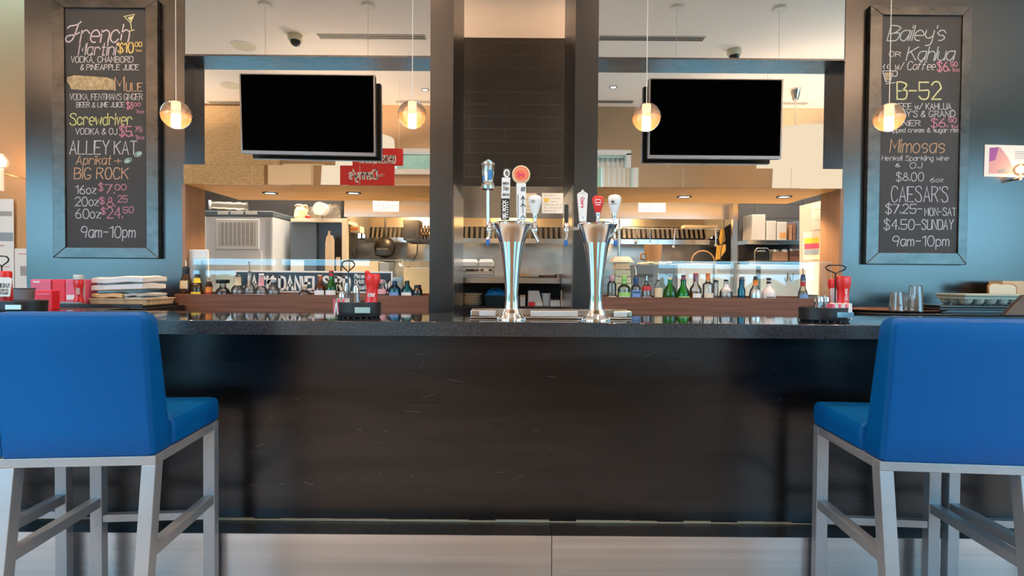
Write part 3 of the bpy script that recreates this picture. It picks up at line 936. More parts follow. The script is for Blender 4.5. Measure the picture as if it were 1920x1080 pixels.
chalk(bl, 'chalk_gold', [('$10', 221, 98, 250, 18, 2.8, .0), ('00', 253, 87, 266, 8, 1.8, .1), ('1oz', 254, 97, 266, 4, .9, 0)])
chalk(bl, 'chalk_white', [('VODKA, CHAMBORD', 133, 117, 249, 11, 1.5, .05), ('& PINEAPPLE JUICE', 151, 131, 260, 10, 1.5, .08)])
doodle(bl, 'chalk_smear', [], 1, [[(126, 145), (140, 141), (170, 143), (200, 145), (214, 150), (216, 160), (214, 169), (190, 168), (160, 169), (133, 167), (130, 158), (126, 154)]], 'rubbed-out tan chalk smear')
chalk(bl, 'chalk_orange', [('M', 216, 170, 233, 26, 1.9, .0), ('ULE', 237, 171, 266, 15, 1.9, .0)])
chalk(bl, 'chalk_white', [("VODKA, FENTIMAN'S GINGER", 131, 187, 267, 11, 1.3, .05, .9), ('BEER & LIME JUICE', 143, 201, 233, 9, 1.4, .04)])
chalk(bl, 'chalk_pink', [('$8', 237, 204, 250, 12, 1.8, 0), ('00', 252, 199, 263, 6, 1.4, 0), ('1oz', 255, 212, 270, 6, 1.2, 0), ('$5.', 224, 255, 249, 18, 2.4, 0), ('75', 253, 247, 266, 9, 1.5, 0), ('1oz', 253, 261, 270, 7, 1.2, .1)])
chalk(bl, 'chalk_yellow', [('Screwdriver', 131, 234, 247, 21, 2.3, .06, 1.0)])
chalk(bl, 'chalk_white', [('VODKA & OJ', 142, 252, 219, 11, 1.6, .05), ('ALLEY', 131, 289, 204, 25, 2.2, .06), ('KAT', 214, 289, 256, 24, 2.2, .02)])
chalk(bl, 'chalk_orange', [('Aprikat', 143, 308, 207, 16, 1.8, .15), ('+', 215, 306, 228, 12, 1.6, 0), ('BIG ROCK', 139, 335, 240, 20, 2.2, .05)])
chalk(bl, 'chalk_white', [('16oz', 142, 363, 180, 15, 1.8, 0), ('20oz', 141, 386, 185, 16, 1.8, 0), ('60oz', 142, 409, 189, 17, 1.8, 0), ('9am-10pm', 152, 445, 253, 20, 2.0, .05)])
chalk(bl, 'chalk_pink', [('$', 185, 357, 193, 13, 2.0, 0), ('7.', 197, 363, 214, 17, 1.8, 0), ('00', 216, 356, 237, 10, 1.6, 0), ('$', 187, 382, 196, 11, 2.0, 0), ('8.', 201, 388, 216, 18, 1.7, 0), ('25', 221, 379, 238, 12, 1.6, .05), ('$', 190, 401, 198, 11, 1.9, 0), ('24.', 201, 409, 229, 20, 1.9, 0), ('50', 231, 399, 250, 11, 1.7, .05)])
doodle(bl, 'chalk_lime', [[(233, 31), (252, 27), (245, 43), (233, 31)], [(245, 43), (247, 57)], [(242, 59), (252, 56)]], 1.6, [[(239, 33), (250, 30), (245, 40)]], 'chalk martini glass')
doodle(bl, 'chalk_mint', [ell(259, 289, 7, 4, 14, -.4), ell(240, 301, 7, 4, 14, -.4)], 1.4, [ell(260, 288.5, 5, 2.6, 10, -.4)[:-1], ell(239, 301.5, 5, 2.6, 10, -.4)[:-1]], 'two mint green cat eyes')
chalk(br_, 'chalk_blue', [("Bailey's", 1663, 76, 1770, 28, 2.2, .25, .8), ('Kahlua', 1699, 113, 1787, 25, 2.2, .22, .8)])
chalk(br_, 'chalk_white', [('OR', 1667, 106, 1688, 9, 1.4, .05), ('w/', 1678, 131, 1694, 14, 1.5, .1), ('Coffee', 1701, 131, 1753, 15, 1.6, .18, 1.0)])
chalk(br_, 'chalk_pink', [('$6.', 1757, 133, 1780, 17, 2.2, 0), ('50', 1782, 124, 1794, 8, 1.6, .05), ('1oz', 1784, 134, 1799, 6, 1.2, .1)])
chalk(br_, 'chalk_lime', [('B-52', 1682, 186, 1764, 32, 3.2, .0)])
chalk(br_, 'chalk_white', [('COFFEE w/ KAHLUA,', 1661, 205, 1787, 11, 1.5, 0), ("BAILEY'S & GRAND", 1657, 219, 1790, 11, 1.5, .03), ('MARNIER', 1660, 236, 1725, 10, 1.5, .03)])
chalk(br_, 'chalk_pink', [('$6.', 1745, 238, 1776, 15, 2.0, .05), ('50', 1779, 229, 1793, 8, 1.5, 0), ('1oz', 1782, 240, 1796, 6, 1.2, .1)])
chalk(br_, 'chalk_white', [('whipped cream & sugar rim', 1660, 248, 1796, 8, 1.3, .04, 1.0), ('Henkell Sparkling wine', 1653, 301, 1778, 9, 1.2, .08, 1.0), ('&', 1679, 313, 1687, 6, 1.3, 0), ('OJ', 1706, 315, 1728, 10, 1.4, .05), ('$8.00', 1680, 339, 1731, 15, 1.6, .02), ('6oz', 1744, 341, 1768, 8, 1.2, .1)])
chalk(br_, 'chalk_orange', [('Mimosas', 1668, 286, 1770, 25, 1.9, .12, 1.0)])
chalk(br_, 'chalk_lavender', [("CAESAR'S", 1671, 378, 1777, 28, 2.0, .02)])
chalk(br_, 'chalk_white', [('$7.25-', 1660, 400, 1728, 17, 1.8, .05), ('MON-SAT', 1734, 404, 1792, 14, 1.6, 0), ('$4.50-', 1657, 430, 1725, 18, 1.8, .05), ('SUNDAY', 1728, 430, 1787, 18, 1.8, .06), ('9am-10pm', 1673, 461, 1779, 18, 1.9, .04)])
doodle(br_, 'chalk_white', [[(1655, 133), (1675, 133), (1669, 153), (1661, 153), (1655, 133)], ell(1678, 138, 4.5, 5.5, 12), [(1661, 157), (1678, 155)], [(1658, 129), (1656, 125), (1659, 121)], [(1665, 129), (1663, 125), (1666, 121)]], 1.6, [], 'chalk coffee mug')
doodle(br_, 'chalk_smear', [], 1, [[(1658, 136), (1673, 136), (1668, 150), (1662, 150)]])

# ------------------------------------------------------------------ poster and wall papers
YP = YPANEL - .004
po = thing('wall_poster', 'white landscape poster with a purple and pink picture on the right steel panel', 'poster', at(1890, 332, YP))
pflat([(1847, 271), (1965, 274), (1965, 334), (1845, 331)], YP, .003).build('sheet', 'white_paper', po)
pflat([(1856, 277), (1876, 276), (1890, 295), (1905, 326), (1854, 325)], YP - .001, .001).build('picture', 'pink_print', po)
pflat([(1856, 277), (1873, 276), (1866, 300), (1855, 303)], YP - .002, .001).build('picture', 'purple_print', po)
pflat([(1869, 320), (1884, 314), (1896, 317), (1895, 322), (1875, 324)], YP - .002, .001).build('picture', 'greyblue_print', po)
lt = MB()
for k in range(4): pflat([(1903, 284 + 4 * k), (1925 + (k % 2) * 8, 284.3 + 4 * k), (1925 + (k % 2) * 8, 285.4 + 4 * k), (1903, 285.1 + 4 * k)], YP - .001, .001, lt)
lt.build('small_print', 'grey_print', po)
def paper(label, x0, y0, x1, y1, Y, m='white_paper', lines=(), cat='paper', name='notice_paper', group=None):
    o = thing(name, label, cat, at((x0 + x1) / 2, y1, Y), group)
    pbox(x0, y0, x1, y1, Y, .003).build('sheet', m, o)
    for nm, mm, a, b, c, d in lines:
        pbox(a, b, c, d, Y - .0012, .0014).build(nm, mm, o)
    return o
YWL = 4.18
paper('tall white paper on the tan wall at the left edge', -30, 373, 26, 560, YWL, 'white_paper', [('print', 'grey_print', -12, 396, 22, 405), ('print', 'greyblue_print', -10, 436, 24, 452), ('print', 'pink_print', -10, 459, 8, 462), ('print', 'pink_print', -10, 499, 18, 501)])
paper('white paper with a grey picture beside the steel panel at left', 28, 466, 60, 572, YWL, 'white_paper', [('print', 'grey_print', 38, 499, 55, 517), ('print', 'pink_print', 34, 475, 56, 477)])
def sconce(px, py, Y, r, Yw, label, st_=3.4):
    c = at(px, py, Y)
    o = thing('wall_sconce', label, 'wall lamp', c, 'globe wall lamps')
    MB().ball(c, r, 24, 10).build('globe', 'globe_glass', o)
    MB().ball(c, r * .42, 16, 8, (1, 1, 1.5)).build('bulb', 'lamp_glow', o)
    MB().tube([c - Vector((0, 0, r * .8)), c - Vector((0, 0, r * st_))], r * .2, 12).build('stem', 'frosted_tube', o)
    MB().tube([c - Vector((0, 0, r * 1.4)), Vector((c.x, Yw, c.z - r * 1.4))], .008, 8).build('bracket', 'chrome_soft', o)
sconce(3, 303, 4.0, .064, 4.2, 'glowing globe wall lamp with a stem at the left edge of the photo')
sconce(1914, 318, 3.465, .040, YP - .003, 'small glowing globe wall lamp over the poster at the right edge', 1.7)
single('lit_wall_strip', 'narrow warm-lit strip beside the left steel panel, drawn glowing', 'wall lamp', pbox(54, 294, 62, 386, 4.16, .03), 'lit_strip_glow')  # lit strip beside the panel, its light put in as emission
single('switch_plate', 'narrow dark plate under the lit strip at left', 'wall plate', pbox(54, 388, 62, 466, 4.17, .02), 'dark_edge')

# ------------------------------------------------------------------ beer taps
def bent(p, q, r, k=6):
    return [Vector(p).lerp(Vector(q), i / k) for i in range(k + 1)]
dt = thing('drip_tray', 'long stainless drip tray on the bar behind the beer towers', 'drip tray', at(1033, 597, 2.245))
TY0, TY1 = 2.245, 2.36
tx0, tx1 = AX(882, TY0), AX(1186, TY0)
MB().box(tx0, tx1, TY0, TY1, ZC, ZC + .008).build('pan', 'stainless', dt, bevel=.003)
rim = MB()
MB().box(tx0, tx1, TY1 - .008, TY1, ZC + .008, ZC + .036).build('rear_rim', 'stainless', dt, bevel=.002)
MB().box(tx0, tx0 + .05, TY0, TY1 - .008, ZC + .008, ZC + .036).build('end_block', 'stainless', dt, bevel=.006)
MB().box(tx1 - .05, tx1, TY0, TY1 - .008, ZC + .008, ZC + .036).build('end_block', 'stainless', dt, bevel=.006)
for a, b in ((899, 930), (995, 1084), (1152, 1176)):
    MB().box(AX(a, TY0), AX(b, TY0), TY0 - .001, TY0 + .012, ZC + .010, ZC + .034).build('front_rim', 'satin_steel', dt, bevel=.002)
gr = MB()
for k in range(46):
    x = tx0 + .056 + (tx1 - tx0 - .112) * k / 45
    gr.box(x - .0015, x + .0015, TY0 + .012, TY1 - .008, ZC + .024, ZC + .027)
gr.build('grating', 'stainless', dt)

YT = 2.19
def px_m(p): return p * YT / FPX
def tower(cx, label, baseY):
    zb = ZC
    b = at(cx, baseY, YT)
    o = thing('beer_tower', label, 'beer tower', (b.x, YT, zb), 'chrome beer towers')
    def zy(y): return zb + px_m(597 - y)
    def L(pr, sy=.62): return MB().lathe([(px_m(r), zy(y)) for r, y in pr], (b.x, YT, 0), 40, 1, sy)
    L([(27, 597), (27, 594.5), (25.5, 592.5), (22, 589), (18, 583), (16, 577.5), (15, 576)], .8).build('base', 'chrome', o)
    L([(13.5, 577), (12.5, 570), (12.2, 560), (12.4, 545), (13.6, 528), (15.5, 505), (18.5, 482), (22, 463), (24.5, 451)]).build('column', 'chrome', o)
    L([(24.6, 451.5), (26.5, 446), (30, 436), (34, 426), (37, 420.5), (38.2, 419)]).build('collar', 'chrome_soft', o, label='warm brushed steel collar')
    L([(38.2, 419), (39, 418), (38.5, 416), (34, 414.5), (20, 412), (1e-3, 411)]).build('cap', 'chrome', o)
    def faucet(px, side, tip=None, lever=None):
        x = at(px, 430, YT).x
        fz = zy(427)
        f = MB().tube([(b.x + side * px_m(30), YT, fz + .004), (x, YT, fz + .004)], .0085, 12).build('faucet_shank', 'chrome', o)
        MB().lathe([(.006, -.026), (.0105, -.02), (.0125, -.008), (.0095, 0), (.0125, .008), (.009, .018), (.007, .026)], (x, YT, fz + .006), 18).build('faucet_body', 'chrome', o)
        sp = MB().tube([(x, YT, fz - .012), (x - side * .001, YT - .012, fz - .03), (x + side * .006, YT - .022, fz - .048)], [.0085, .008, .0065], 12)
        if tip is None: sp = MB().tube([(x - side * .01, YT, fz), (x + side * .004, YT - .008, fz - .028), (x + side * .016, YT - .016, fz - .055)], [.0085, .008, .0065], 12)
        sp.build('spout', 'chrome', o)
        if tip: MB().lathe([(.0062, -.022), (.0078, -.018), (.0085, -.008), (.006, .004)], (x + side * .004, YT - .02, fz - .046), 16).build('spout_tip', tip, o, label='blue plastic spout tip')
        return x
    return o, b, zy, faucet
def bulb_handle(o, px, y0, y1, ystem, m, mark=None, w=12.5, Yh=YT, marks=()):
    c = at(px, y1, Yh)
    s = Yh / FPX
    H = (y1 - y0)
    prof = [(w * .42, 0), (w * .55, H * .12), (w * .80, H * .42), (w * .98, H * .68), (w, H * .78), (w * .90, H * .90), (w * .6, H * .975), (w * .2, H), (.01, H)]
    h = MB().lathe([(r * s, z * s) for r, z in prof], (c.x, Yh, c.z), 28, 1, .75).build('tap_handle', m, o, label={'red_plastic': 'red bulb-shaped handle', 'white_plastic': 'white bulb-shaped handle'}[m])
    zz = at(px, ystem, Yh).z
    MB().lathe([(.0075, zz), (.0085, zz + (c.z - zz) * .3), (.006, zz + (c.z - zz) * .5), (.0098, zz + (c.z - zz) * .8), (.0098, c.z)], (c.x, Yh, 0), 18).build('ferrule', 'chrome', h)
    for mm, polys, lines, wd in marks:
        mb = MB()
        yf = Yh - w * s * .74
        for p in polys: pflat(p, yf, .002, mb)
        for l in lines: ribbon(mb, l, wd, lambda a, b: at(a, b, yf), Vector((0, .001, 0)))
        mb.build('printed_mark', mm, h)
    return h
t1, b1, zy1, fc1 = tower(959, 'left chrome beer tower with chrome, black and white tap handles', 597)
t2, b2, zy2, fc2 = tower(1117, 'right chrome beer tower in front of the pillar, with a red tap handle', 598)
fc1(917, -1, 'blue_plastic')
fc1(1003, 1)
fc2(1062, -1, 'blue_plastic')
fc2(1151, 1, 'blue_plastic')
# front faucets hang under the rim, out of sight behind the collar line, and carry the two tall handles
def rod(o, px, y0, y1, r, m, nm): 
    p, q = at(px, y0, YT), at(px, y1, YT)
    return MB().tube([p, q], r, 14).build(nm, m, o)
h = rod(t1, 915, 420, 356, .0082, 'chrome', 'tap_handle')
h['label'] = 'tall chrome lantern-shaped handle'
cc = at(915, 357, YT)
s = YT / FPX
MB().lathe([(r * s, z * s) for r, z in ((8, 0), (12, 2), (13, 8), (11.5, 10), (12.5, 12), (10, 14), (9.5, 20), (11, 30), (11, 46), (12.5, 48), (12.5, 50), (9, 53), (3, 57), (.1, 58))], (cc.x, YT, cc.z), 28).build('lantern_head', 'chrome_soft', h)
mbb = MB()
yf = YT - 11.2 * s
pflat([(916, 319), (921, 317), (923, 328), (921, 336), (917, 338), (915, 330)], yf, .002, mbb)
pflat([(905, 330), (908, 328), (908, 336), (905, 340)], yf + .006, .002, mbb)
mbb.build('blue_emblem', 'blue_emblem', h)
# black and white square handle
def board(o, pts, y0d, m, nm, par=None, bev=.002, lab=None):
    return MB().prism([(at(x, y, YT).x, at(x, y, YT).z) for x, y in pts], YT - y0d, YT + y0d).build(nm, m, par or o, bevel=bev, label=lab)
h2 = board(t1, [(939, 412), (955, 412), (955.5, 373), (939.5, 373)], .016, 'black_plastic', 'tap_handle', None, .002, 'square handle, black below and pale above')
board(t1, [(940, 373), (955.5, 373), (957, 334), (941, 334)], .016, 'white_plastic', 'pale_section', h2)
board(t1, [(943, 334), (957.5, 334), (958, 317), (944, 316)], .016, 'black_plastic', 'top_section', h2)
mb = MB()
pflat(ell(950, 325, 6, 8, 18)[:-1], YT - .0172, .001, mb)
mb.build('white_roundel', 'sign_white', h2)
mb = MB()
for l in ([(948, 322), (949, 328), (952, 329), (953, 325), (951, 322)], [(950, 326), (950, 320)]): ribbon(mb, l, 1.4, lambda a, b: at(a, b, YT - .0182), Vector((0, .0008, 0)))
for k, (yy, ww) in enumerate(((343, 11), (353, 9), (364, 12))):
    if k == 1: write(mb, 'Ne', 944, 357, 953, 8, YT - .0172, 1.3)
    else: write(mb, 'GRASS' if k == 2 else 'BREW', 948.5 - ww / 2, yy + 3, 948.5 + ww / 2, 4, YT - .0172, .8)
mb.build('dark_print', 'ink', h2)
mb = MB()
for ch, yy in zip('', ()): pass
stx, W = strokes('BIG ROCK', 0, 1.2)
k = 34 / W
for s_ in stx: ribbon(mb, [(946 - b * .95 + 1.5, 410 - a * k) for a, b in [(q[0], q[1] - 1) for q in s_]], 1.5, lambda a, b: at(a, b, YT - .0172), Vector((0, .0008, 0)))
for q in range(7): pflat([(950, 408 - q * 4.6), (953, 408 - q * 4.6), (953, 406 - q * 4.6), (950, 406 - q * 4.6)], YT - .0172, .001, mb)
mb.build('white_print', 'sign_white', h2)
# white paddle with orange disc
h3 = board(t1, [(969, 413), (986, 413), (986, 344), (968, 344)], .012, 'white_plastic', 'tap_handle', None, .003, 'white paddle handle with an orange disc')
cc = at(977, 328, YT)
MB().lathe([(16.5 * s, -.012), (17 * s, -.008), (17 * s, .008), (16.5 * s, .012)], cc, 36, rot=Matrix.Rotation(R(90), 3, 'X')).build('disc', 'cream_label', h3)
MB().lathe([(14 * s, .0122), (14 * s, .0134)], cc, 36, rot=Matrix.Rotation(R(90), 3, 'X')).build('orange_face', 'orange_emblem', h3)
mb = MB()
mb2 = MB()
ribbon(mb2, ell(976, 328, 11.2, 11.2, 28), .9, lambda a, b: at(a, b, YT - .0138), Vector((0, .0006, 0)))
mb2.build('ring_line', 'cream_label', h3)
pflat([(969, 325), (972, 322), (974, 325), (981, 325), (984, 328), (983, 333), (981, 333), (980, 330), (974, 330), (973, 334), (971, 334), (971, 328)], YT - .0142, .001, mb)
mb.build('animal_mark', 'crimson_print', h3)
mb = MB()
pflat([(976, 375), (980.5, 366), (985, 375), (980.5, 372)], YT - .0132, .001, mb)
ribbon(mb, [(980.5, 372), (980.5, 400)], 1.2, lambda a, b: at(a, b, YT - .0132), Vector((0, .0006, 0)))
for yy in (382, 404): ribbon(mb, [(976.5, yy + 5), (980.5, yy), (984.5, yy + 5)], 1.6, lambda a, b: at(a, b, YT - .0132), Vector((0, .0006, 0)))
for q in range(4): ribbon(mb, [(977 + q * 2, 358), (978 + q * 2, 351)], 1.2, lambda a, b: at(a, b, YT - .0132), Vector((0, .0006, 0)))
for q in range(12): pflat([(970.5, 365 + q * 3.7), (972, 365 + q * 3.7), (972, 367.5 + q * 3.7), (970.5, 367.5 + q * 3.7)], YT - .0132, .001, mb)
mb.build('dark_print', 'teal_ink', h3)
bulb_handle(t1, 1003, 366, 401, 427, 'white_plastic', marks=[('ink', [], [[(995, 378), (997, 375), (999, 378), (1001, 375), (1003, 377)], [(996, 380), (1003, 379)]], 1.0)])
# right tower
h5 = MB().prism([(at(x, y, YT).x, at(x, y, YT).z) for x, y in ((1086, 416), (1099, 416), (1102, 364), (1098, 361), (1095, 360), (1092, 355), (1089, 360), (1086, 361), (1082, 364))], YT - .009, YT + .009).build('tap_handle', 'white_plastic', t2, bevel=.003, label='flared white paddle handle')
mb = MB()
stx, W = strokes('Coors', .1, 1.2)
k = 19 / W
for s_ in stx: ribbon(mb, [(1089.5 + b * .95, 370 + a * k) for a, b in s_], 1.2, lambda a, b: at(a, b, YT - .0096), Vector((0, .0006, 0)))
mb.build('red_script', 'crimson_print', h5)
mb = MB()
for q in range(5): ribbon(mb, [(1087 + q * 2.6, 364), (1089 + q * 1.7, 359)], .8, lambda a, b: at(a, b, YT - .0096), Vector((0, .0006, 0)))
pflat([(1091, 409), (1093, 405), (1095, 409), (1093, 411)], YT - .0096, .001, mb)
mb.build('grey_mark', 'grey_label', h5)
bulb_handle(t2, 1121, 367, 399, 417, 'red_plastic', w=11, marks=[('sign_white', [], [[(1116, 376), (1119, 374), (1124, 374), (1126, 376)], [(1115, 380), (1127, 380)], [(1117, 384), (1125, 384)]], 1.4)])
bulb_handle(t2, 1152, 365, 401, 428, 'white_plastic', marks=[('ink', [[(1145, 376), (1148, 377), (1149, 373), (1150, 377), (1153, 376), (1151, 380), (1147, 380)]], [[(1145, 382.5), (1156, 382)]], 1.1)])
rod(t2, 1062, 418, 384, .0085, 'dark_edge', 'tap_handle')['label'] = 'short black rod handle'

# ------------------------------------------------------------------ condiment caddies on the bar
def caddy(px0, px1, ytop, ybase, Y, label, loop):
    s = Y / FPX
    c = at((px0 + px1) / 2, ybase, Y)
    c.z = ZC
    rx = (px1 - px0) / 2 * s
    H = (ybase - ytop) * s - .004
    o = thing('condiment_caddy', label, 'condiment caddy', c, 'condiment caddies on the bar')
    cc = c + Vector((0, rx * .8, 0))
    MB().lathe([(rx * .93, .004), (rx * .97, .008), (rx * .98, H * .5), (rx, H), (rx * .97, H + .002), (rx * .93, H), (rx * .92, .012), (.001, .012)], cc, 40, 1, .8).build('tray', 'black_plastic', o)
    ft = MB()
    for k in range(20):
        a = 2 * math.pi * k / 20
        ft.cbox(cc + Vector((math.cos(a) * rx * .88, math.sin(a) * rx * .7, .003)), (.007, .007, .006))
    ft.build('foot_rim', 'black_plastic', o)
    MB().box(c.x + rx * .05, c.x + rx * .72, cc.y - rx * .80 - .001, cc.y - rx * .79 + .006, ZC + H * .35, ZC + H * .72).build('name_plate', 'chrome_soft', o)
    lx, ly, lw, lb = loop
    p = at(lx, ly, cc.y)
    w = lw * s
    hh = lb * s
    zt = p.z
    base = Vector((p.x, cc.y, ZC + .012))
    MB().tube([base, (p.x, cc.y, zt - hh)], .0028, 8).build('post', 'black_gloss', o)
    MB().tube([(p.x, cc.y, zt - hh), (p.x - w * .85, cc.y, zt - hh * .55), (p.x - w, cc.y, zt - hh * .3), (p.x - w * .7, cc.y, zt - hh * .05), (p.x, cc.y, zt), (p.x + w * .7, cc.y, zt - hh * .05), (p.x + w, cc.y, zt - hh * .3), (p.x + w * .85, cc.y, zt - hh * .55)], .003, 8, closed=True).build('loop_handle', 'black_gloss', o)
    return o, cc, H
def ketchup(px, yb, yt, Y, label, tilt=0., wcap=16, front=True, zbase=None):
    s = Y / FPX
    c = at(px, yb, Y)
    if zbase is not None: c.z = zbase
    H = at(px, yt, Y).z - c.z
    o = thing('ketchup_bottle', label, 'ketchup bottle', c, 'red ketchup bottles')
    k = H
    w = .030
    prof = [(w * .96, 0), (w, .04 * k), (w, .20 * k), (w * .92, .27 * k), (w * .82, .35 * k), (w * .79, .48 * k), (w * .80, .62 * k), (w * .90, .72 * k), (w * 1.02, .79 * k), (w * 1.06, .88 * k), (w * 1.04, .96 * k), (w * .96, .99 * k), (w * .8, k), (.001, k)]
    MB().lathe(prof, c, 32, 1, .72).build('bottle_body', 'red_plastic', o)
    return o, c, H, w
def keystone(o, c, Y, px0, px1, y0, y1, text=True, waist=.72):
    xm = (px0 + px1) / 2
    hw = (px1 - px0) / 2
    lb = pflat([(xm - hw, y0 + 2), (xm - hw * .5, y0), (xm + hw * .5, y0), (xm + hw, y0 + 2), (xm + hw * waist, y1), (xm - hw * waist, y1)], Y, .004).build('label_panel', 'white_paper', o)
    mb = MB()
    if text:
        write(mb, 'HEINZ', xm - hw * .72, (y0 + y1) / 2 + 1, xm + hw * .72, (y1 - y0) * .2, Y - .0006, 1.1)
        for q in (0, 1): write(mb, 'TOMATO' if q == 0 else 'KETCHUP', xm - hw * .55, (y0 + y1) / 2 + 8 + q * 6, xm + hw * .55, 4, Y - .0006, .7)
    mb.build('label_print', 'ink', lb)
def shaker(px, yb, yt, Y, label, z, grp='glass shakers in the caddies'):
    c = at(px, yb, Y)
    c.z = z
    H = at(px, yt, Y).z - z
    o = thing('salt_shaker', label, 'salt shaker', c, grp)
    MB().lathe([(.017, 0), (.019, .004), (.0175, H * .45), (.013, H * .72)], c, 10).build('glass_body', 'bottle_clear', o, smooth=False)
    MB().lathe([(.0155, .002), (.016, H * .4), (.001, H * .4)], c, 10).build('contents', 'milky_white', o)
    MB().lathe([(.0145, H * .70), (.0145, H * .84), (.011, H * .96), (.001, H)], c, 18).build('chrome_top', 'chrome', o)
def packets(x0, y0, x1, y1, Y, label, m, z):
    a, b = at(x0, y1, Y), at(x1, y0, Y)
    o = thing('sugar_packets', label, 'sugar packets', ((a.x + b.x) / 2, Y, z), 'packet bundles in the caddies')
    n = 9
    for k in range(n):
        xx = a.x + (b.x - a.x) * (k + .5) / n
        MB().cbox((xx, Y + .02, z + (b.z - z) / 2), ((b.x - a.x) / n * .7, .045, (b.z - z) * (.92 + .08 * ((k * 7) % 3) / 2)), Matrix.Rotation(.12 * math.sin(k * 2), 3, 'Y')).build('packet', m if k % 3 else 'pink_plastic', o)
cA, ccA, HA = caddy(620, 706, 566, 597, 2.20, 'black condiment caddy left of the beer towers, with a pointed loop handle', (653, 489, 12.5, 21))
cB, ccB, HB = caddy(1520, 1614, 573, 601, 2.18, 'black condiment caddy on the right end of the bar, with a wide loop handle', (1567, 497, 20, 16))
cC, ccC, HC = caddy(-36, 52, 561, 586, 2.32, 'black condiment caddy behind the left blue stool', (3, 480, 14, 20))
zA = ZC + .0125
kA, c_, H_, w_ = ketchup(695, 572, 513, ccA.y - .012, 'red ketchup bottle standing in the caddy left of the beer towers', zbase=zA)
kA.rotation_euler = (0, R(3), 0)
MB().lathe([(.008, 0), (.011, .004), (.011, .018), (.006, .024)], c_ + Vector((-.022, -.008, H_ * .93)), 16).build('side_cap', 'red_plastic', kA)
mb = MB()
for q in range(5): write(mb, 'ABC'[q % 3], 691, 536 + q * 5, 698, 3, c_.y - .0155, .6) if False else None
write(mb, 'HEINZ', 688, 556, 700, 6, ccA.y - .030, 1.1)
mb.build('label_print', 'sign_white', kA)
shaker(668, 572, 532, ccA.y + .012, 'glass shaker beside the ketchup in the caddy left of the beer towers', zA)
shaker(641, 572, 545, ccA.y + .012, 'small glass shaker behind the sugar packets in the left caddy', zA)
shaker(651, 572, 528, ccA.y + .045, 'tall glass shaker at the back of the caddy left of the beer towers', zA)
packets(625, 560, 650, 572, ccA.y - .045, 'bundle of pink and white sugar packets in the caddy left of the towers', 'white_paper', zA)
kB, c_, H_, w_ = ketchup(1580, 578, 518, ccB.y + .01, 'red ketchup bottle standing in the right condiment caddy', zbase=zA)
mb = MB()
for q in range(5): write(mb, 'KETCHUP'[q], 1585, 545 + q * 4.4, 1589, 3.4, ccB.y - .014, .8)
mb.build('label_print', 'sign_white', kB)
kB2, c_, H_, w_ = ketchup(1566, 578, 523, ccB.y + .075, 'second ketchup bottle with white label, behind the right caddy ketchup', zbase=zA)
keystone(kB2, c_, ccB.y + .052, 1557, 1570, 540, 570, False)
packets(1560, 569, 1598, 579, ccB.y - .062, 'white sweetener packets at the front of the right caddy', 'white_paper', zA)
shaker(1537, 578, 553, ccB.y + .0, 'glass shaker in the right caddy, left one', zA)
shaker(1548, 578, 553, ccB.y + .03, 'glass shaker in the right caddy, right one', zA)
kC, c_, H_, w_ = ketchup(8, 566, 508, ccC.y - .03, 'red ketchup bottle with a white keystone label at the left edge', zbase=zA)
MB().lathe([(w_ * .95, 0), (w_ * 1.1, H_ * .1), (w_ * 1.12, H_ * .5), (w_ * 1.0, H_ * .78)], c_, 28, 1, .72).build('squeeze_body', 'red_plastic', kC)
keystone(kC, c_, c_.y - .031, -8, 22, 520, 556)
single('grey_tub', 'small grey plastic tub behind the left ketchup bottle', 'tub', MB().lathe([(.035, 0), (.045, .105), (.05, .11), (.045, .11), (.03, .01)], (at(45, 560, 2.72).x, 2.72, 1.0625), 28, cap=False), 'grey_plastic')

# ------------------------------------------------------------------ back counters under the chalkboards
ZB = 1.062
for side, a, b in (('left', -4.2, AX(277, 2.95)), ('right', AX(1640, 2.95), 4.4)):
    o = thing('back_counter', 'low black back counter under the %s chalkboard' % side, 'counter', ((a + b) / 2, 3.2, 0), 'back counters')
    MB().box(a, b, 2.93, 3.288, ZB - .04, ZB).build('counter_top', 'black_gloss', o, bevel=.003)
    MB().box(a + .02, b - .02, 2.97, 3.27, 0, ZB - .04).build('cabinet', 'dark_edge', o)
def box_bin(name, label, cat, x0, y0, x1, y1, Y, dep, m, z=None, taper=.1, open_top=True, group=None, wall=.004):
    a, b = at(x0, y1, Y), at(x1, y0, Y)
    z0 = a.z if z is None else z
    z1 = b.z
    o = thing(name, label, cat, ((a.x + b.x) / 2, Y + dep / 2, z0), group)
    cx, cy = (a.x + b.x) / 2, Y + dep / 2
    hx, hy = (b.x - a.x) / 2, dep / 2
    def ring(z, k, ins): return [(cx - hx * k + ins, cy - hy * k + ins, z), (cx + hx * k - ins, cy - hy * k + ins, z), (cx + hx * k - ins, cy + hy * k - ins, z), (cx - hx * k + ins, cy + hy * k - ins, z)]
    k0 = 1 - taper
    rings = [ring(z0, k0, 0), ring(z1 - .006, 1, 0), ring(z1 - .006, 1, -.004), ring(z1, 1, -.004), ring(z1, 1, wall)]
    if open_top: rings += [ring(z0 + wall, k0, wall)]
    vs = [p for r_ in rings for p in r_]
    fs = [(0, 3, 2, 1)]
    for i in range(len(rings) - 1):
        for j in range(4): fs.append((i * 4 + j, i * 4 + (j + 1) % 4, (i + 1) * 4 + (j + 1) % 4, (i + 1) * 4 + j))
    n = (len(rings) - 1) * 4
    fs.append((n, n + 1, n + 2, n + 3))
    MB().add(vs, fs).build('tub_body', m, o)
    return o
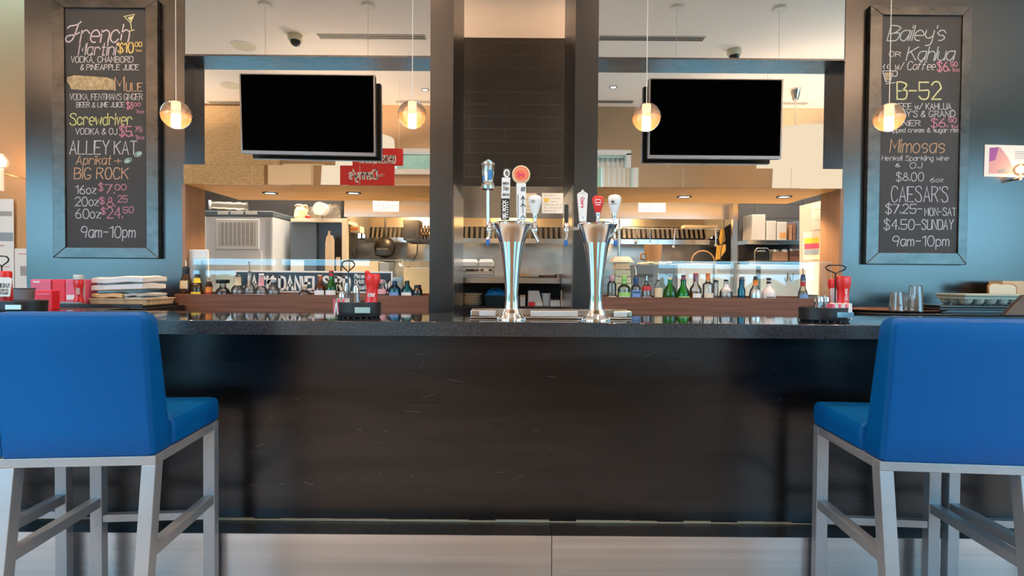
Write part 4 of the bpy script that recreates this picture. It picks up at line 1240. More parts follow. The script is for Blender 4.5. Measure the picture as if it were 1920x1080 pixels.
# left: red pieces, towels
tr = thing('serving_tray', 'dark flat tray under the towels and red boxes at left', 'tray', (at(190, 572, 3.0).x, 3.1, ZB))
MB().box(AX(70, 2.98), AX(272, 2.98), 2.96, 3.28, ZB + .001, ZB + .012).build('tray_floor', 'black_gloss', tr, bevel=.003)
MB().box(AX(70, 2.98), AX(272, 2.98), 2.955, 2.96, ZB + .001, ZB + .020).build('tray_rim', 'black_plastic', tr)
ZT = ZB + .0125
def solid(name, label, cat, x0, y0, x1, y1, Y, dep, m, z, bev=.004, group=None, extra=()):
    a, b = at(x0, y1, Y), at(x1, y0, Y)
    o = thing(name, label, cat, ((a.x + b.x) / 2, Y, z), group)
    MB().box(a.x, b.x, Y, Y + dep, z, b.z).build('body', m, o, bevel=bev)
    for nm, mm, p in extra: pbox(p[0], p[1], p[2], p[3], Y - .0015, .003).build(nm, mm, o)
    return o
solid('menu_holder', 'bright red plastic box standing in front at the left counter', 'box', 65, 545, 97, 582, 2.70, .05, 'red_bright', 1.0625, extra=[('pale_print', 'pink_plastic', (68, 550, 94, 553))])
MATS['red_panel'] = MATS['red_bright']
single('bar_mat', 'dark service shelf below the red boxes at left', 'shelf', MB().box(-2.75, -2.10, 2.66, 2.925, 1.03, 1.062), 'black_plastic')
solid('card_box', 'pink plastic box with a white lid string, left of the red box', 'box', 57, 524, 95, 566, 3.02, .10, 'pink_plastic', ZT, extra=[('white_string', 'white_plastic', (62, 527, 74, 530))])
solid('card_box', 'plain red box between the two pink boxes', 'box', 97.5, 524, 121.5, 566, 3.02, .10, 'red_bright', ZT)
solid('card_box', 'pink box with white base behind the small ketchup bottle', 'box', 122.5, 524, 158, 566, 3.02, .10, 'pink_plastic', ZT, extra=[('white_band', 'white_plastic', (125, 553, 150, 562)), ('white_edge', 'white_plastic', (156, 524, 158.5, 566))])
single('folder', 'pale blue folder lying in front of the pink boxes', 'folder', MB().box(AX(97, 2.97), AX(150, 2.97), 2.965, 2.998, ZT, ZT + .016), 'greyblue_print')
ks = thing('sauce_bottle', 'small red sauce bottle with white cap beside the towels', 'sauce bottle', (at(146, 566, 2.985).x, 2.985, ZT))
c = Vector((at(146, 566, 2.985).x, 2.985 + .006, ZT))
ksH = at(146, 524, 2.985).z - ZT
MB().lathe([(.022, 0), (.028, ksH * .1), (.027, ksH * .2), (.020, ksH * .32), (.020, ksH * .6), (.027, ksH * .8), (.028, ksH * .9), (.024, ksH)], c, 24, 1, .7).build('bottle_body', 'red_plastic', ks)
MB().lathe([(.024, ksH), (.026, ksH + .003), (.026, ksH + .024), (.02, ksH + .026)], c, 20, 1, .8).build('cap', 'white_plastic', ks)
pbox(142, 540, 149, 552, 2.970, .004).build('label_patch', 'pink_print', ks)
tb = box_bin('towel_basket', 'wooden-coloured basket holding the white towels at left', 'basket', 167, 560, 275, 568, 3.03, .25, 'wood_board', ZT, .04)
def fold(name, label, x0, y0, x1, y1, Y, dep, m, layers, z, sk=.0):
    a, b = at(x0, y1, Y), at(x1, y0, Y)
    o = thing(name, label, 'towel', ((a.x + b.x) / 2, Y, z), 'folded towels in the basket')
    H = b.z - z
    nx, ny = 12, 6
    for l in range(layers):
        mb = MB()
        za, zb_ = z + H * l / layers + .001, z + H * (l + 1) / layers
        vs, fs = [], []
        for t in (0, 1):
            for i in range(nx + 1):
                for j in range(ny + 1):
                    u, v = i / nx, j / ny
                    e = min(1, 9 * min(u, 1 - u, v, 1 - v) + .62)
                    zz = (za + zb_) / 2 + (1 if t else -1) * (zb_ - za) / 2 * e + .0035 * math.sin(u * 9 + l * 2) * math.sin(v * 5 + l) + sk * (u - .5)
                    vs.append((a.x + (b.x - a.x) * u + .004 * math.sin(l * 3 + v * 4), Y + dep * v + .004 * math.sin(u * 11 + l), zz))
        N = (nx + 1) * (ny + 1)
        for i in range(nx):
            for j in range(ny):
                q = i * (ny + 1) + j
                fs += [(q, q + 1, q + ny + 2, q + ny + 1), (N + q, N + q + ny + 1, N + q + ny + 2, N + q + 1)]
        ed = [i * (ny + 1) for i in range(nx + 1)] + [nx * (ny + 1) + j for j in range(1, ny + 1)] + [i * (ny + 1) + ny for i in range(nx - 1, -1, -1)] + [j for j in range(ny - 1, 0, -1)]
        for p, q in zip(ed, ed[1:] + ed[:1]): fs.append((p, q, N + q, N + p))
        mb.add(vs, fs).build('fold', m, o)
    return o
fold('folded_towel', 'tan folded towel at the bottom of the basket', 171, 550, 229, 564, 3.045, .20, 'towel_tan', 2, ZT + .006)
fold('folded_towel', 'stack of white folded towels on top of the basket', 171, 519, 268, 547, 3.05, .21, 'towel_white', 2, ZT + .078, .012)
fold('folded_towel', 'grey striped towel at the right of the basket', 233, 550, 271, 564, 3.042, .2, 'grey_cloth', 3, ZT + .006)
# right: glasses, trays, egg carton, bread
single('serving_tray', 'brown round-edged tray under the drinking glasses at right', 'tray', MB().lathe([(.20, 0), (.235, .012), (.23, .014), (.19, .004)], (at(1715, 588, 3.0).x, 3.16, ZB + .001), 40, 1.25, .75), 'walnut')
def tumbler(px, yb, yt, wt, wb, Y, label, ribs=14):
    s = Y / FPX
    c = at(px, yb, Y)
    c.z = ZB + .008
    H = at(px, yt, Y).z - c.z
    o = thing('drinking_glass', label, 'drinking glass', c, 'upturned glasses on the tray')
    MB().lathe([(wb * s, 0), (wb * s * 1.02, .004), (wb * s * .98, H * .3), ((wt + wb) / 2 * s, H * .6), (wt * s, H * .97)], c, ribs * 2, cap=False).build('glass_wall', 'bottle_clear', o, smooth=False)
    MB().lathe([(wt * s, H * .965), (wt * s * .96, H), (.001, H)], c, 24, cap=False).build('glass_bottom', 'bottle_clear', o)
tumbler(1681, 588, 547, 9.5, 12, 3.0, 'short flared drinking glass, left one on the brown tray')
tumbler(1702, 588, 552, 11, 11.5, 3.07, 'short straight drinking glass in the middle of the brown tray')
tumbler(1716, 590, 535, 10, 12.5, 2.97, 'tall drinking glass, right one on the brown tray')
t3 = single('serving_tray', 'flat black tray under the egg carton at right', 'tray', MB().box(AX(1763, 3.0), AX(1960, 3.0), 3.0, 3.28, ZB + .0155, ZB + .028), 'black_gloss', bevel=.004)
t4 = single('serving_tray', 'second black tray stacked under the egg carton', 'tray', MB().box(AX(1763, 3.05), AX(1985, 3.05), 3.05, 3.28, ZB + .0285, ZB + .042), 'black_gloss', bevel=.004)
eg = thing('egg_carton', 'grey green egg tray with rounded cups at the right edge', 'egg carton', (at(1880, 578, 3.06).x, 3.1, ZB + .043))
ze = ZB + .043
s = 3.06 / FPX
e0, e1 = AX(1810, 3.06), AX(1945, 3.06)
zt_ = at(1870, 552, 3.06).z
MB().box(e0, e1, 3.06, 3.28, zt_ - .012, zt_).build('tray_lip', 'egg_tray', eg, bevel=.003)
MB().box(e0 + .006, e1 - .006, 3.068, 3.272, zt_ - .030, zt_ - .012).build('tray_wall', 'egg_tray', eg, bevel=.002)
for i in range(6):
    for j in range(3):
        MB().lathe([(.012, 0), (.024, .008), (.031, .022), (.0335, max(.03, zt_ - .028 - ze))], (e0 + .042 + i * .069, 3.103 + j * .068, ze), 20).build('egg_cup', 'egg_tray', eg)
single('bread_box', 'brown cardboard box behind the egg carton', 'box', pbox(1880, 527, 1975, 556, 3.36, .10), 'brown_box')
lf = thing('bread_loaf', 'pale bread loaf end with a brown crust behind the egg carton', 'bread', at(1880, 553, 3.32))
pl = [(1854, 553), (1853, 536), (1858, 531), (1868, 530), (1876, 532), (1890, 531), (1902, 533), (1907, 538), (1907, 553)]
pflat(pl, 3.345, .012).build('crust', 'food_brown', lf)
pflat([(1880 + (x - 1880) * .93, 543 + (y - 543) * .9 + .8) for x, y in pl], 3.343, .004).build('slice_face', 'cream_paper', lf)
single('payment_terminal', 'dark grey tilted screen at the lower right edge behind the stool', 'payment terminal', MB().hexa([at(1884, 600, 2.35) + Vector((0, 0, .02)), at(1960, 600, 2.35) + Vector((0, 0, .02)), at(1960, 600, 2.35) + Vector((0, .03, .02)), at(1884, 600, 2.35) + Vector((0, .03, .02)), at(1920, 553, 2.40), at(1990, 553, 2.40), at(1990, 553, 2.40) + Vector((0, .02, 0)), at(1920, 553, 2.40) + Vector((0, .02, 0))]), 'black_plastic', bevel=.004)

# ------------------------------------------------------------------ walnut back ledges with the bottle wells
ZLED = 1.129
def ledge(label, xa, xb):
    o = thing('bottle_ledge', label, 'ledge', ((xa + xb) / 2, 3.4, .9), 'walnut ledges behind the bar')
    MB().box(xa, xb, 3.295, 3.315, .92, ZLED).build('front_board', 'walnut', o, bevel=.0015)
    MB().box(xa, xb, 3.315, 3.405, 1.03, 1.045).build('well_floor', 'black_plastic', o)
    MB().box(max(xa, -2.09), min(xb, 2.09), 3.405, 3.455, 1.03, 1.139).build('rear_shelf', 'walnut', o)
    return o
ledge('walnut ledge holding bottles left of the centre pillars', AX(328, 3.3), PL0 - .002)
ledge('walnut ledge holding bottles right of the centre pillars', PR1 + .002, AX(1527, 3.3))
# kitchen-side pass shelf behind the ledges
def screen(x0, x1, y0, label):
    Y = 3.45
    a, b = AX(x0, Y), AX(x1, Y)
    z1 = at((x0 + x1) / 2, y0, Y).z
    o = thing('glass_screen', label, 'glass screen', ((a + b) / 2, Y, 1.14), 'glass screens on the ledges')
    MB().box(a, b, Y - .003, Y + .003, 1.1395, z1).build('pane', 'screen_glass', o, smooth=False)
    MB().box(a, b, Y - .0032, Y + .0032, z1, z1 + .0025).build('polished_edge', 'edge_glass', o, smooth=False)
mat('edge_glass', (.55, .72, .70), .15, spec=.8)
screen(362, 803, 487, 'clear glass screen behind the bottles left of the pillars')
screen(1128, 1558, 491, 'clear glass screen behind the bottles right of the pillars')
# the long street-style sign behind the left bottles
YS = 3.432
sg = thing('street_sign', "long black street sign with white border reading JACK DANIEL'S RD", 'sign', at(596, 548, YS))
MB().box(AX(440, YS), AX(736, YS), YS, YS + .004, 1.14, at(596, 508, YS).z).build('plate', 'sign_white', sg, bevel=.0015)
pbox(443, 511, 733, 546, YS - .001, .002).build('black_field', 'sign_black', sg)
mb = MB()
write(mb, "JACK", 459, 541.5, 512, 23, YS - .0015, 4.6, 0, 1.9)
write(mb, "DANIEL'S", 524, 542.5, 617, 23, YS - .0015, 4.6, 0, 1.9)
write(mb, "RD", 630, 543, 655, 23, YS - .0015, 4.6, 0, 1.9)
mb.build('lettering', 'sign_white', sg, smooth=False)
mb = MB()
for k, t in enumerate(('Please', 'Drink', 'Responsibly')): write(mb, t, 665, 521 + 10.5 * k, 683 if k < 2 else 690, 7, YS - .0015, 1.5)
write(mt_ := MB(), "TM", 716, 541, 730, 14, YS - .0015, 3)
mt_.build('trademark_letters', 'sign_white', sg, smooth=False)
mb.build('small_lettering', 'sign_white', sg, smooth=False)

# ------------------------------------------------------------------ bottles in the wells
YBOT = 3.36
ZWELL = 1.0455
SB = YBOT / FPX
def bottle(px, wb, ysh, wn, yneck, ytop, m, label, cap=None, labels=(), pour=None, yl=553, liquid=None, ysh0=None, taper=1.0, group='spirit bottles on the ledge', dy=0.):
    """px centre, wb body width, ysh where the shoulder begins, yneck where the neck is straight, ytop the glass lip; yl picture line of the ledge edge"""
    Y = YBOT + dy
    c = at(px, yl, Y)
    z0 = ZWELL
    c.z = z0
    s = Y / FPX
    o = thing('liquor_bottle', label, 'bottle', c, group)
    def z(y): return at(px, y, Y).z
    r, n = wb / 2 * s, wn / 2 * s
    zs, zn, zt = z(ysh), z(yneck), z(ytop)
    prof = [(.001, z0 + .004), (r * .9 * taper, z0), (r * taper, z0 + .006), (r, zs), (r * .97, zs + (zn - zs) * .15), ((r + n) / 2 + (r - n) * .22, zs + (zn - zs) * .45), ((r + n) / 2 - (r - n) * .28, zs + (zn - zs) * .72), (n * 1.06, zn - (zn - zs) * .06), (n, zn), (n, zt - .006), (n * 1.15, zt - .005), (n * 1.15, zt), (n * .7, zt)]
    MB().lathe(prof, (c.x, Y, 0), 24, cap=False).build('glass_body', m, o)
    if liquid:
        lm, ly = liquid
        zl = min(z(ly), zs + (zn - zs) * .3)
        MB().lathe([(.001, z0 + .006), (r * .93, z0 + .006), (r * .95, min(zl, zs)), (r * (.95 if zl <= zs else .85), zl), (.001, zl)], (c.x, Y, 0), 20, cap=False).build('liquid', lm, o)
    if cap:
        cm, y0, y1, wc = cap
        q = wc / 2 * s
        MB().lathe([(q, z(y1)), (q * 1.02, z(y1) + .002), (q, z(y0) - .002), (q * .85, z(y0)), (.001, z(y0))], (c.x, Y, 0), 20).build('cap', cm, o)
    for lm, y0, y1, f, *rest in labels:
        # band that hugs the front of the body
        zz0, zz1 = max(z0 + .01, z(y1)), z(y0)
        def rad(zz):
            for (ra, za), (rb, zb) in zip(prof[1:], prof[2:]):
                if za <= zz <= zb and zb > za: return ra + (rb - ra) * (zz - za) / (zb - za)
            return n
        A = R(80) * f
        v, fcs = [], []
        NA, NZ = 10, 4
        for i in range(NA + 1):
            a = -math.pi / 2 - A + 2 * A * i / NA
            for j in range(NZ + 1):
                zz = zz0 + (zz1 - zz0) * j / NZ
                q = rad(zz) + .0006
                v.append((c.x + q * math.cos(a), Y + q * math.sin(a), zz))
        for i in range(NA):
            for j in range(NZ): fcs.append((i * (NZ + 1) + j, (i + 1) * (NZ + 1) + j, (i + 1) * (NZ + 1) + j + 1, i * (NZ + 1) + j + 1))
        MB().add(v, fcs).build('label_band', lm, o)
    if pour:
        pm, y0, y1, lean = pour
        p = Vector((c.x, Y, z(y1)))
        q = at(px + lean, y0, Y)
        MB().lathe([(n * .75, -.004), (n * .8, .006), (.003, .010)], p, 14).build('pourer_cork', 'black_plastic', o)
        mid = p.lerp(q, .55)
        sp = MB().tube([p + Vector((0, 0, .006)), Vector((p.x, Y, mid.z)), q], [.0035, .0032, .0025], 8).build('pour_spout', 'chrome_soft' if pm in ('chrome_soft', 'black_gloss') else 'white_plastic', o)
        if pm not in ('chrome_soft',): MB().ball(q, .0042, 12, 6).build('spout_cap', pm, sp)
    return o
# left ledge
LG = dict(yl=553)
bottle(349, 21, 535, 11, 511, 502, 'brown_glass', 'dark brown bottle with cream label, leftmost on the left ledge', ('black_plastic', 501, 516, 12), [('cream_label', 526, 541, .55), ('cream_paper', 551, 556, .9)], ('red_cap', 487, 502, -1))
bottle(370, 21, 543, 10, 522, 517, 'brown_glass', 'dark bottle with yellow collar, second from the left on the ledge', ('black_plastic', 514, 523, 9), [('yellow_label', 521, 530, 1.1), ('yellow_label', 547, 556, .75)])
bottle(392, 12, 537, 9, 531, 528, 'bottle_amber', 'slim dark bottle with orange label beside the yellow-collared bottle', ('black_plastic', 530, 537, 8), [('orange_label', 538, 548, 1.0), ('red_cap', 549, 556, 1.0)], ('black_gloss', 523, 530, 0))
o = bottle(418, 26, 549, 10, 536, 531, 'bottle_clear', 'wide low decanter of red liquor with a flat black stopper', ('black_gloss', 524, 531, 23), [('white_paper', 552, 556, .5)], liquid=('bottle_red', 545))
bottle(446, 23, 544, 12, 533, 521, 'bottle_clear', 'clear bottle with cream neck label at the left end of the sign', ('black_plastic', 516, 520, 10), [('cream_label', 519, 535, 1.1), ('white_paper', 552, 556, .8)])
bottle(468, 20, 543, 9, 527, 511, 'bottle_clear', 'tall clear bottle with a long pour spout before the word JACK', None, [('grey_label', 551, 556, .9)], ('black_gloss', 492, 511, -1))
bottle(490, 22, 545, 10, 533, 516, 'bottle_clear', 'clear bottle with pink neck label before the word JACK', ('milky_white', 513, 520, 9), [('pink_label', 519, 536, 1.1), ('white_paper', 551, 556, .8)])
bottle(513, 22, 545, 10, 533, 524, 'bottle_clear', 'clear bottle with a round pale stopper before the letter K', ('milky_white', 521, 529, 9), [('black_plastic', 530, 536, 1.1)])
bottle(571, 24, 551, 9, 543, 538, 'bottle_clear', 'short clear bottle with a cork before the letter E', ('wood_board', 536, 542, 9), [])
bottle(600, 20, 540, 9, 530, 518, 'bottle_amber', 'amber bottle with white label before the letter L', ('brown_box', 515, 521, 8), [('white_paper', 544, 556, .8)], liquid=('bottle_amber', 538))
bottle(621, 20, 541, 8, 524, 510, 'bottle_green', 'green bottle with red cap and white label before the letter S', ('red_cap', 507, 518, 8), [('white_paper', 544, 556, .85)])
bottle(716, 17, 545, 8, 532, 526, 'bottle_clear', 'small clear bottle with pinkish label right of the ketchup', ('pink_label', 524, 531, 8), [('pink_label', 542, 551, .9)])
bottle(740, 23, 543, 9, 533, 529, 'bottle_blue', 'rounded blue gin bottle with dark cap, left one of the two', ('navy_cap', 526, 534, 9), [('blue_label', 548, 556, .6)])
bottle(763, 22, 545, 9, 534, 530, 'bottle_blue', 'blue gin bottle with white label, beside the left pillar', ('black_plastic', 526, 533, 9), [('white_paper', 548, 556, .7)])
bottle(783, 18, 546, 12, 538, 537, 'brown_glass', 'short dark jar-shaped bottle nearest the left pillar', ('black_plastic', 534, 543, 13), [('dark_edge', 549, 553, .9)])
# right ledge
RG = dict(yl=560)
bottle(1147, 17, 533, 9, 526, 522, 'bottle_clear', 'slim clear bottle with pink collar beside the right beer tower', ('pink_label', 516, 527, 9), [('cream_label', 555, 561, .9)], yl=560)
bottle(1170, 24, 541, 9, 532, 524, 'bottle_clear', 'clear bottle with bright green cap and green leaf label', ('green_cap', 517, 532, 9), [('green_cap', 548, 556, .8), ('white_paper', 556, 562, .8)], yl=560, liquid=('plastic_film', 545))
bottle(1192, 18, 539, 8, 533, 521, 'bottle_clear', 'clear bottle with navy neck and red-tipped pourer', ('navy_cap', 519, 533, 9), [('blue_label', 544, 562, .9), ('navy_cap', 546, 550, .6)], ('pink_plastic', 498, 519, -2), yl=560)
bottle(1212, 18, 538, 8, 533, 528, 'bottle_clear', 'clear bottle with red collar label and a steel pourer', None, [('red_cap', 536, 545, 1.0), ('grey_label', 556, 562, .9)], ('chrome_soft', 517, 529, 1), yl=560)
bottle(1234, 15, 534, 8, 530, 527, 'bottle_clear', 'slim clear bottle with a green-tipped pourer', None, [('cream_label', 540, 557, .9)], ('green_cap', 512, 527, 0), yl=560, liquid=('milky_white', 540))
bottle(1256, 25, 549, 8, 530, 524, 'bottle_green', 'teardrop green bottle, left one of the two green bottles', ('cream_label', 520, 525, 6), [], yl=560)
bottle(1281, 23, 551, 10, 534, 524, 'bottle_green', 'green bottle with plum capsule and steel pourer, right of the teardrop', ('plum_cap', 518, 528, 8), [('green_cap', 555, 561, .8)], ('chrome_soft', 506, 518, 0), yl=560)
bottle(1304, 22, 544, 9, 530, 515, 'bottle_clear', 'half-full amber whisky bottle with a red cap', ('red_cap', 512, 528, 8), [('white_paper', 550, 561, .55)], yl=560, liquid=('bottle_amber', 545))
bottle(1327, 20, 534, 8, 528, 514, 'bottle_clear', 'clear square-shouldered bottle with an orange cap', ('orange_label', 512, 526, 8), [('cream_paper', 549, 562, .7)], yl=560)
bottle(1342, 9, 545, 8, 533, 528, 'bottle_clear', 'thin clear bottle with dark cap behind the orange-capped one', ('black_plastic', 525, 530, 8), [], yl=560, dy=.02)
bottle(1361, 24, 550, 8, 536, 529, 'bottle_clear', 'clear silver bottle with short black cap, mid right ledge', ('black_plastic', 524, 528, 8), [('milky_white', 532, 546, .9)], yl=560)
bottle(1390, 14, 545, 9, 536, 524, 'bottle_blue', 'slim blue grey bottle behind the row, mid right ledge', ('slate_cabinet', 519, 533, 8), [], yl=560, dy=.018)
bottle(1416, 22, 551, 9, 533, 524, 'bottle_clear', 'silver bottle with orange neck label and black cap', ('black_plastic', 518, 525, 7), [('orange_label', 525, 535, 1.1), ('silver_label', 543, 562, .85)], yl=560)
bottle(1441, 24, 551, 8, 536, 526, 'milky_white', 'opaque white bottle with a black cap', ('black_plastic', 521, 532, 8), [('ink', 556, 558, .5)], yl=560)
bottle(1505, 17, 551, 9, 538, 521, 'bottle_clear', 'tall slim bottle with red collar, rightmost on the right ledge', ('navy_cap', 516, 527, 8), [('red_cap', 528, 537, 1.2), ('blue_label', 552, 562, .8)], ('chrome_soft', 503, 517, 0), yl=560)

# ------------------------------------------------------------------ kitchen seen through the openings
DROP = .38
def kitchen_fill(label, x0, x1, y0, y1, power):  # unseen fill lamps added to brighten the kitchen and its ceiling
    o = thing('kitchen_fill_light', label, 'light', ((x0 + x1) / 2, (y0 + y1) / 2, ZK - .05), 'added fill panels over the kitchen')
    MB().box(x0, x1, y0, y1, ZK - DROP - .03, ZK - DROP).build('housing', 'white_plastic', o)
    MB().box(x0 + .03, x1 - .03, y0 + .03, y1 - .03, ZK - DROP - .036, ZK - DROP - .031).build('diffuser', 'kitchen_fill_glow', o)
    area('kitchen_fill_up', ((x0 + x1) / 2, (y0 + y1) / 2, ZK - DROP + .02), x1 - x0, y1 - y0, power * .7, (1, .80, .62), (R(180), 0, 0))
    MB().tube([((x0 + x1) / 2, (y0 + y1) / 2, ZK - DROP), ((x0 + x1) / 2, (y0 + y1) / 2, ZK)], .008, 8).build('suspension', 'chrome_soft', o)
    area('kitchen_fill_down', ((x0 + x1) / 2, (y0 + y1) / 2, ZK - DROP - .04), x1 - x0, y1 - y0, power, (1, .86, .68))
kitchen_fill('added fill panel out of view above the ice machine', -2.4, -1.2, 4.15, 4.45, 85)
kitchen_fill('added fill panel out of view above the order board', 1.2, 2.4, 4.15, 4.45, 85)
kitchen_fill('added fill panel out of view behind the tile bulkhead', -.6, .6, 4.85, 5.15, 60)
# hood
YH = 4.62
zh0, zh1 = at(960, 406, YH).z, zt + .02
hx0, hx1 = AX(645, YH), AX(1384, YH)
hd_ = thing('extractor_hood', 'long stainless kitchen extractor hood under the dark tile bulkhead', 'extractor hood', ((hx0 + hx1) / 2, 5.1, zh0))
MB().box(hx0, hx1, YH, YH + .012, zh0, zh1).build('front_skirt', 'stainless', hd_)
MB().box(hx0, hx1, YH - .006, YH + .02, zh0 - .012, zh0).build('drip_lip', 'stainless', hd_)
MB().box(hx0, hx1, YH + .012, 5.5, zh1 - .01, zh1).build('top_plate', 'stainless', hd_)
YHB = 5.42
MB().box(hx0, hx1, YHB, YHB + .02, at(960, 428, YHB).z, zh1).build('rear_plate', 'orange_glow_steel', hd_)
MB().box(hx0, hx1, 5.30, 5.36, at(960, 456, 5.30).z, at(960, 447, 5.30).z).build('grease_trough', 'stainless', hd_)
for sx in (hx0, hx1 - .01):
    MB().hexa([(sx, YH + .012, zh0), (sx + .01, YH + .012, zh0), (sx + .01, 5.44, zh0 - .15), (sx, 5.44, zh0 - .15), (sx, YH + .012, zh1), (sx + .01, YH + .012, zh1), (sx + .01, 5.44, zh1), (sx, 5.44, zh1)]).build('side_plate', 'dull_steel', hd_)
for k, (a, b) in enumerate(((672, 756), (862, 1060), (1168, 1346))):
    f = MB()
    p, q = at(a, 446, 5.36), at(b, 426, 5.40)
    n = 10 if k == 0 else 20
    for i in range(n):
        x = p.x + (q.x - p.x) * i / n
        w = (q.x - p.x) / n
        f.hexa([(x, 5.345, p.z), (x + w * .55, 5.345, p.z), (x + w * .55, 5.36, p.z), (x, 5.36, p.z), (x, 5.395, q.z), (x + w * .55, 5.395, q.z), (x + w * .55, 5.41, q.z), (x, 5.41, q.z)])
    fl = f.build('baffle_filter', 'stainless', hd_)
    MB().box(p.x, q.x, 5.411, 5.418, p.z - .01, q.z).build('filter_back', 'fryer_black', fl)
hl = thing('hood_lamp', 'warm lamp inside the extractor hood', 'light', (0.2, 5.0, zh1 - .02))
for k, x in enumerate((-1.05, 0.0, 1.2)):
    MB().lathe([(.03, 0), (.06, -.05), (.055, -.07), (.001, -.075)], (x, 4.71, zh1 - .012), 18).build('bulb_guard', 'downlight_glow', hl)
    l = bpy.data.lights.new('hood_bulb', 'POINT')
    l.energy, l.color, l.shadow_soft_size = 18, (1, .62, .28), .06
    lo = bpy.data.objects.new('hood_bulb', l)
    lo.location = (x, 4.74, zh1 - .13)
    COL.objects.link(lo)
# notices on the hood
def notice(label, x0, y0, x1, y1, m='white_paper', Y=YH, rows=5):
    o = thing('notice_paper', label, 'paper', at((x0 + x1) / 2, y1, Y - .003), 'notices on the hood')
    pbox(x0, y0, x1, y1, Y - .003, .0025).build('sheet', m, o)
    mb = MB()
    rnd = random.Random(int(x0))
    for r_ in range(rows):
        y = y0 + (y1 - y0) * (r_ + .7) / (rows + .6)
        x = x0 + 4
        while x < x1 - 6:
            w = rnd.uniform(2, 7)
            if rnd.random() < .7: pflat([(x, y), (min(x + w, x1 - 3), y), (min(x + w, x1 - 3), y + 1), (x, y + 1)], Y - .0036, .0006, mb)
            x += w + 2
    if mb.v: mb.build('print', 'grey_print', o)
    return o
notice('white printed sheet on the hood left of the pillars', 699, 374, 748, 397)
n2_ = notice('white chart with a yellow round patch on the hood, between the pillars', 1016, 362, 1056, 400, rows=6)
pflat(ell(1025, 375, 4.5, 3.5, 14)[:-1], YH - .0042, .0006).build('yellow_patch', 'yellow_print', n2_)
notice('pink tinged sheet on the hood beside the pillar notice', 968, 362, 1006, 399, 'cream_paper')
notice('pale sheet on the hood right of the pillars', 1197, 377, 1248, 398)

# pass shelves between the pillars
ps = thing('pass_shelf', 'stainless pass shelf with an undershelf behind the beer towers', 'shelf', (0, 4.3, .98))
za = at(962, 521, 4.12).z
MB().box(-.56, .56, 4.12, 4.60, za - .042, za).build('upper_deck', 'stainless', ps, bevel=.002)
zb_ = at(962, 575, 4.12).z
MB().box(-.56, .56, 4.12, 4.60, zb_ - .02, zb_).build('lower_deck', 'black_plastic', ps, bevel=.002)
MB().box(-.56, .56, 4.60, 4.62, .4, za).build('rear_panel', 'dark_edge', ps)
MB().box(-.56, .56, 4.13, 4.60, .40, zb_ - .02).build('cabinet', 'dark_edge', ps)
za += .0005; zb_ += .0005
def sbox(name, label, cat, x0, y0, x1, y1, Y, dep, m, z=None, bev=.004, group=None, extra=()):
    a, b = at(x0, y1, Y), at(x1, y0, Y)
    z0 = a.z if z is None else z
    o = thing(name, label, cat, ((a.x + b.x) / 2, Y + dep / 2, z0), group)
    MB().box(a.x, b.x, Y, Y + dep, z0, b.z).build('body', m, o, bevel=bev)
    for nm, mm, p in extra: pbox(p[0], p[1], p[2], p[3], Y - .0015, .003).build(nm, mm, o)
    return o
def foam(label, x0, y0, x1, y1, Y, z):
    a, b = at(x0, y1, Y), at(x1, y0, Y)
    o = thing('takeout_box', label, 'box', ((a.x + b.x) / 2, Y + .08, z), 'white takeout boxes on the rack')
    h = b.z - z
    k = .012
    MB().hexa([(a.x + k, Y + k, z), (b.x - k, Y + k, z), (b.x - k, Y + .15, z), (a.x + k, Y + .15, z), (a.x, Y, z + h * .5), (b.x, Y, z + h * .5), (b.x, Y + .16, z + h * .5), (a.x, Y + .16, z + h * .5)]).build('base', 'white_plastic', o, bevel=.004)
    MB().hexa([(a.x, Y, z + h * .52), (b.x, Y, z + h * .52), (b.x, Y + .16, z + h * .52), (a.x, Y + .16, z + h * .52), (a.x + k, Y + k, z + h), (b.x - k, Y + k, z + h), (b.x - k, Y + .15, z + h), (a.x + k, Y + .15, z + h)]).build('lid', 'white_plastic', o, bevel=.004)
rk = thing('warming_rack', 'stainless two-tier rack of food on the pass shelf, left of the tower', 'rack', at(896, 521, 4.3))
ra, rb = AX(866, 4.3), AX(926, 4.3)
zz = [at(896, y, 4.3).z for y in (499.5, 508.5, 521)]
MB().box(ra, rb, 4.3, 4.52, zz[0] - .006, zz[0]).build('top_tier', 'stainless', rk)
MB().box(ra, rb, 4.3, 4.52, zz[1] - .008, zz[1] - .002).build('middle_tier', 'stainless', rk)
MB().box(ra, rb, 4.31, 4.5, za, zz[1] - .02).build('drawer', 'stainless_brushed', rk, bevel=.003)
for x in (ra, rb - .008): MB().box(x, x + .008, 4.3, 4.52, za, zz[0]).build('upright', 'stainless', rk)
fd = MB()
rnd = random.Random(8)
for k in range(14): fd.ball((ra + .03 + (rb - ra - .06) * rnd.random(), 4.33 + .12 * rnd.random(), zz[1] + .010), .012, 8, 5, (1.3, 1, .8))
tag(fd.build('fried_food', 'food_brown'), 'brown fried food in the middle tier of the rack', 'food', kind='stuff')
foam('white takeout box, left one on the rack', 866.5, 486, 895, 499, 4.33, zz[0] + .001)
foam('white takeout box, right one on the rack', 897.5, 486, 925, 499, 4.33, zz[0] + .001)
sbox('griddle_board', 'flat black board on the pass shelf behind the left tower', 'board', 944, 519, 1010, 521, 4.2, .2, 'fryer_black', za, .001)
wd = single('wooden_wedge', 'orange wooden wedge on the board behind the left tower', 'food', MB().prism([(at(970, 519, 4.25).x, za + .009), (at(998, 519, 4.25).x, za + .009), (at(990, 513, 4.25).x, za + .034), (at(976, 512, 4.25).x, za + .040)], 4.25, 4.35), 'wood_board')
sbox('bread_pan', 'dark brown loaf pan on the pass shelf between the towers', 'pan', 1010, 516, 1045, 526, 4.2, .18, 'brown_glass', za, .003)
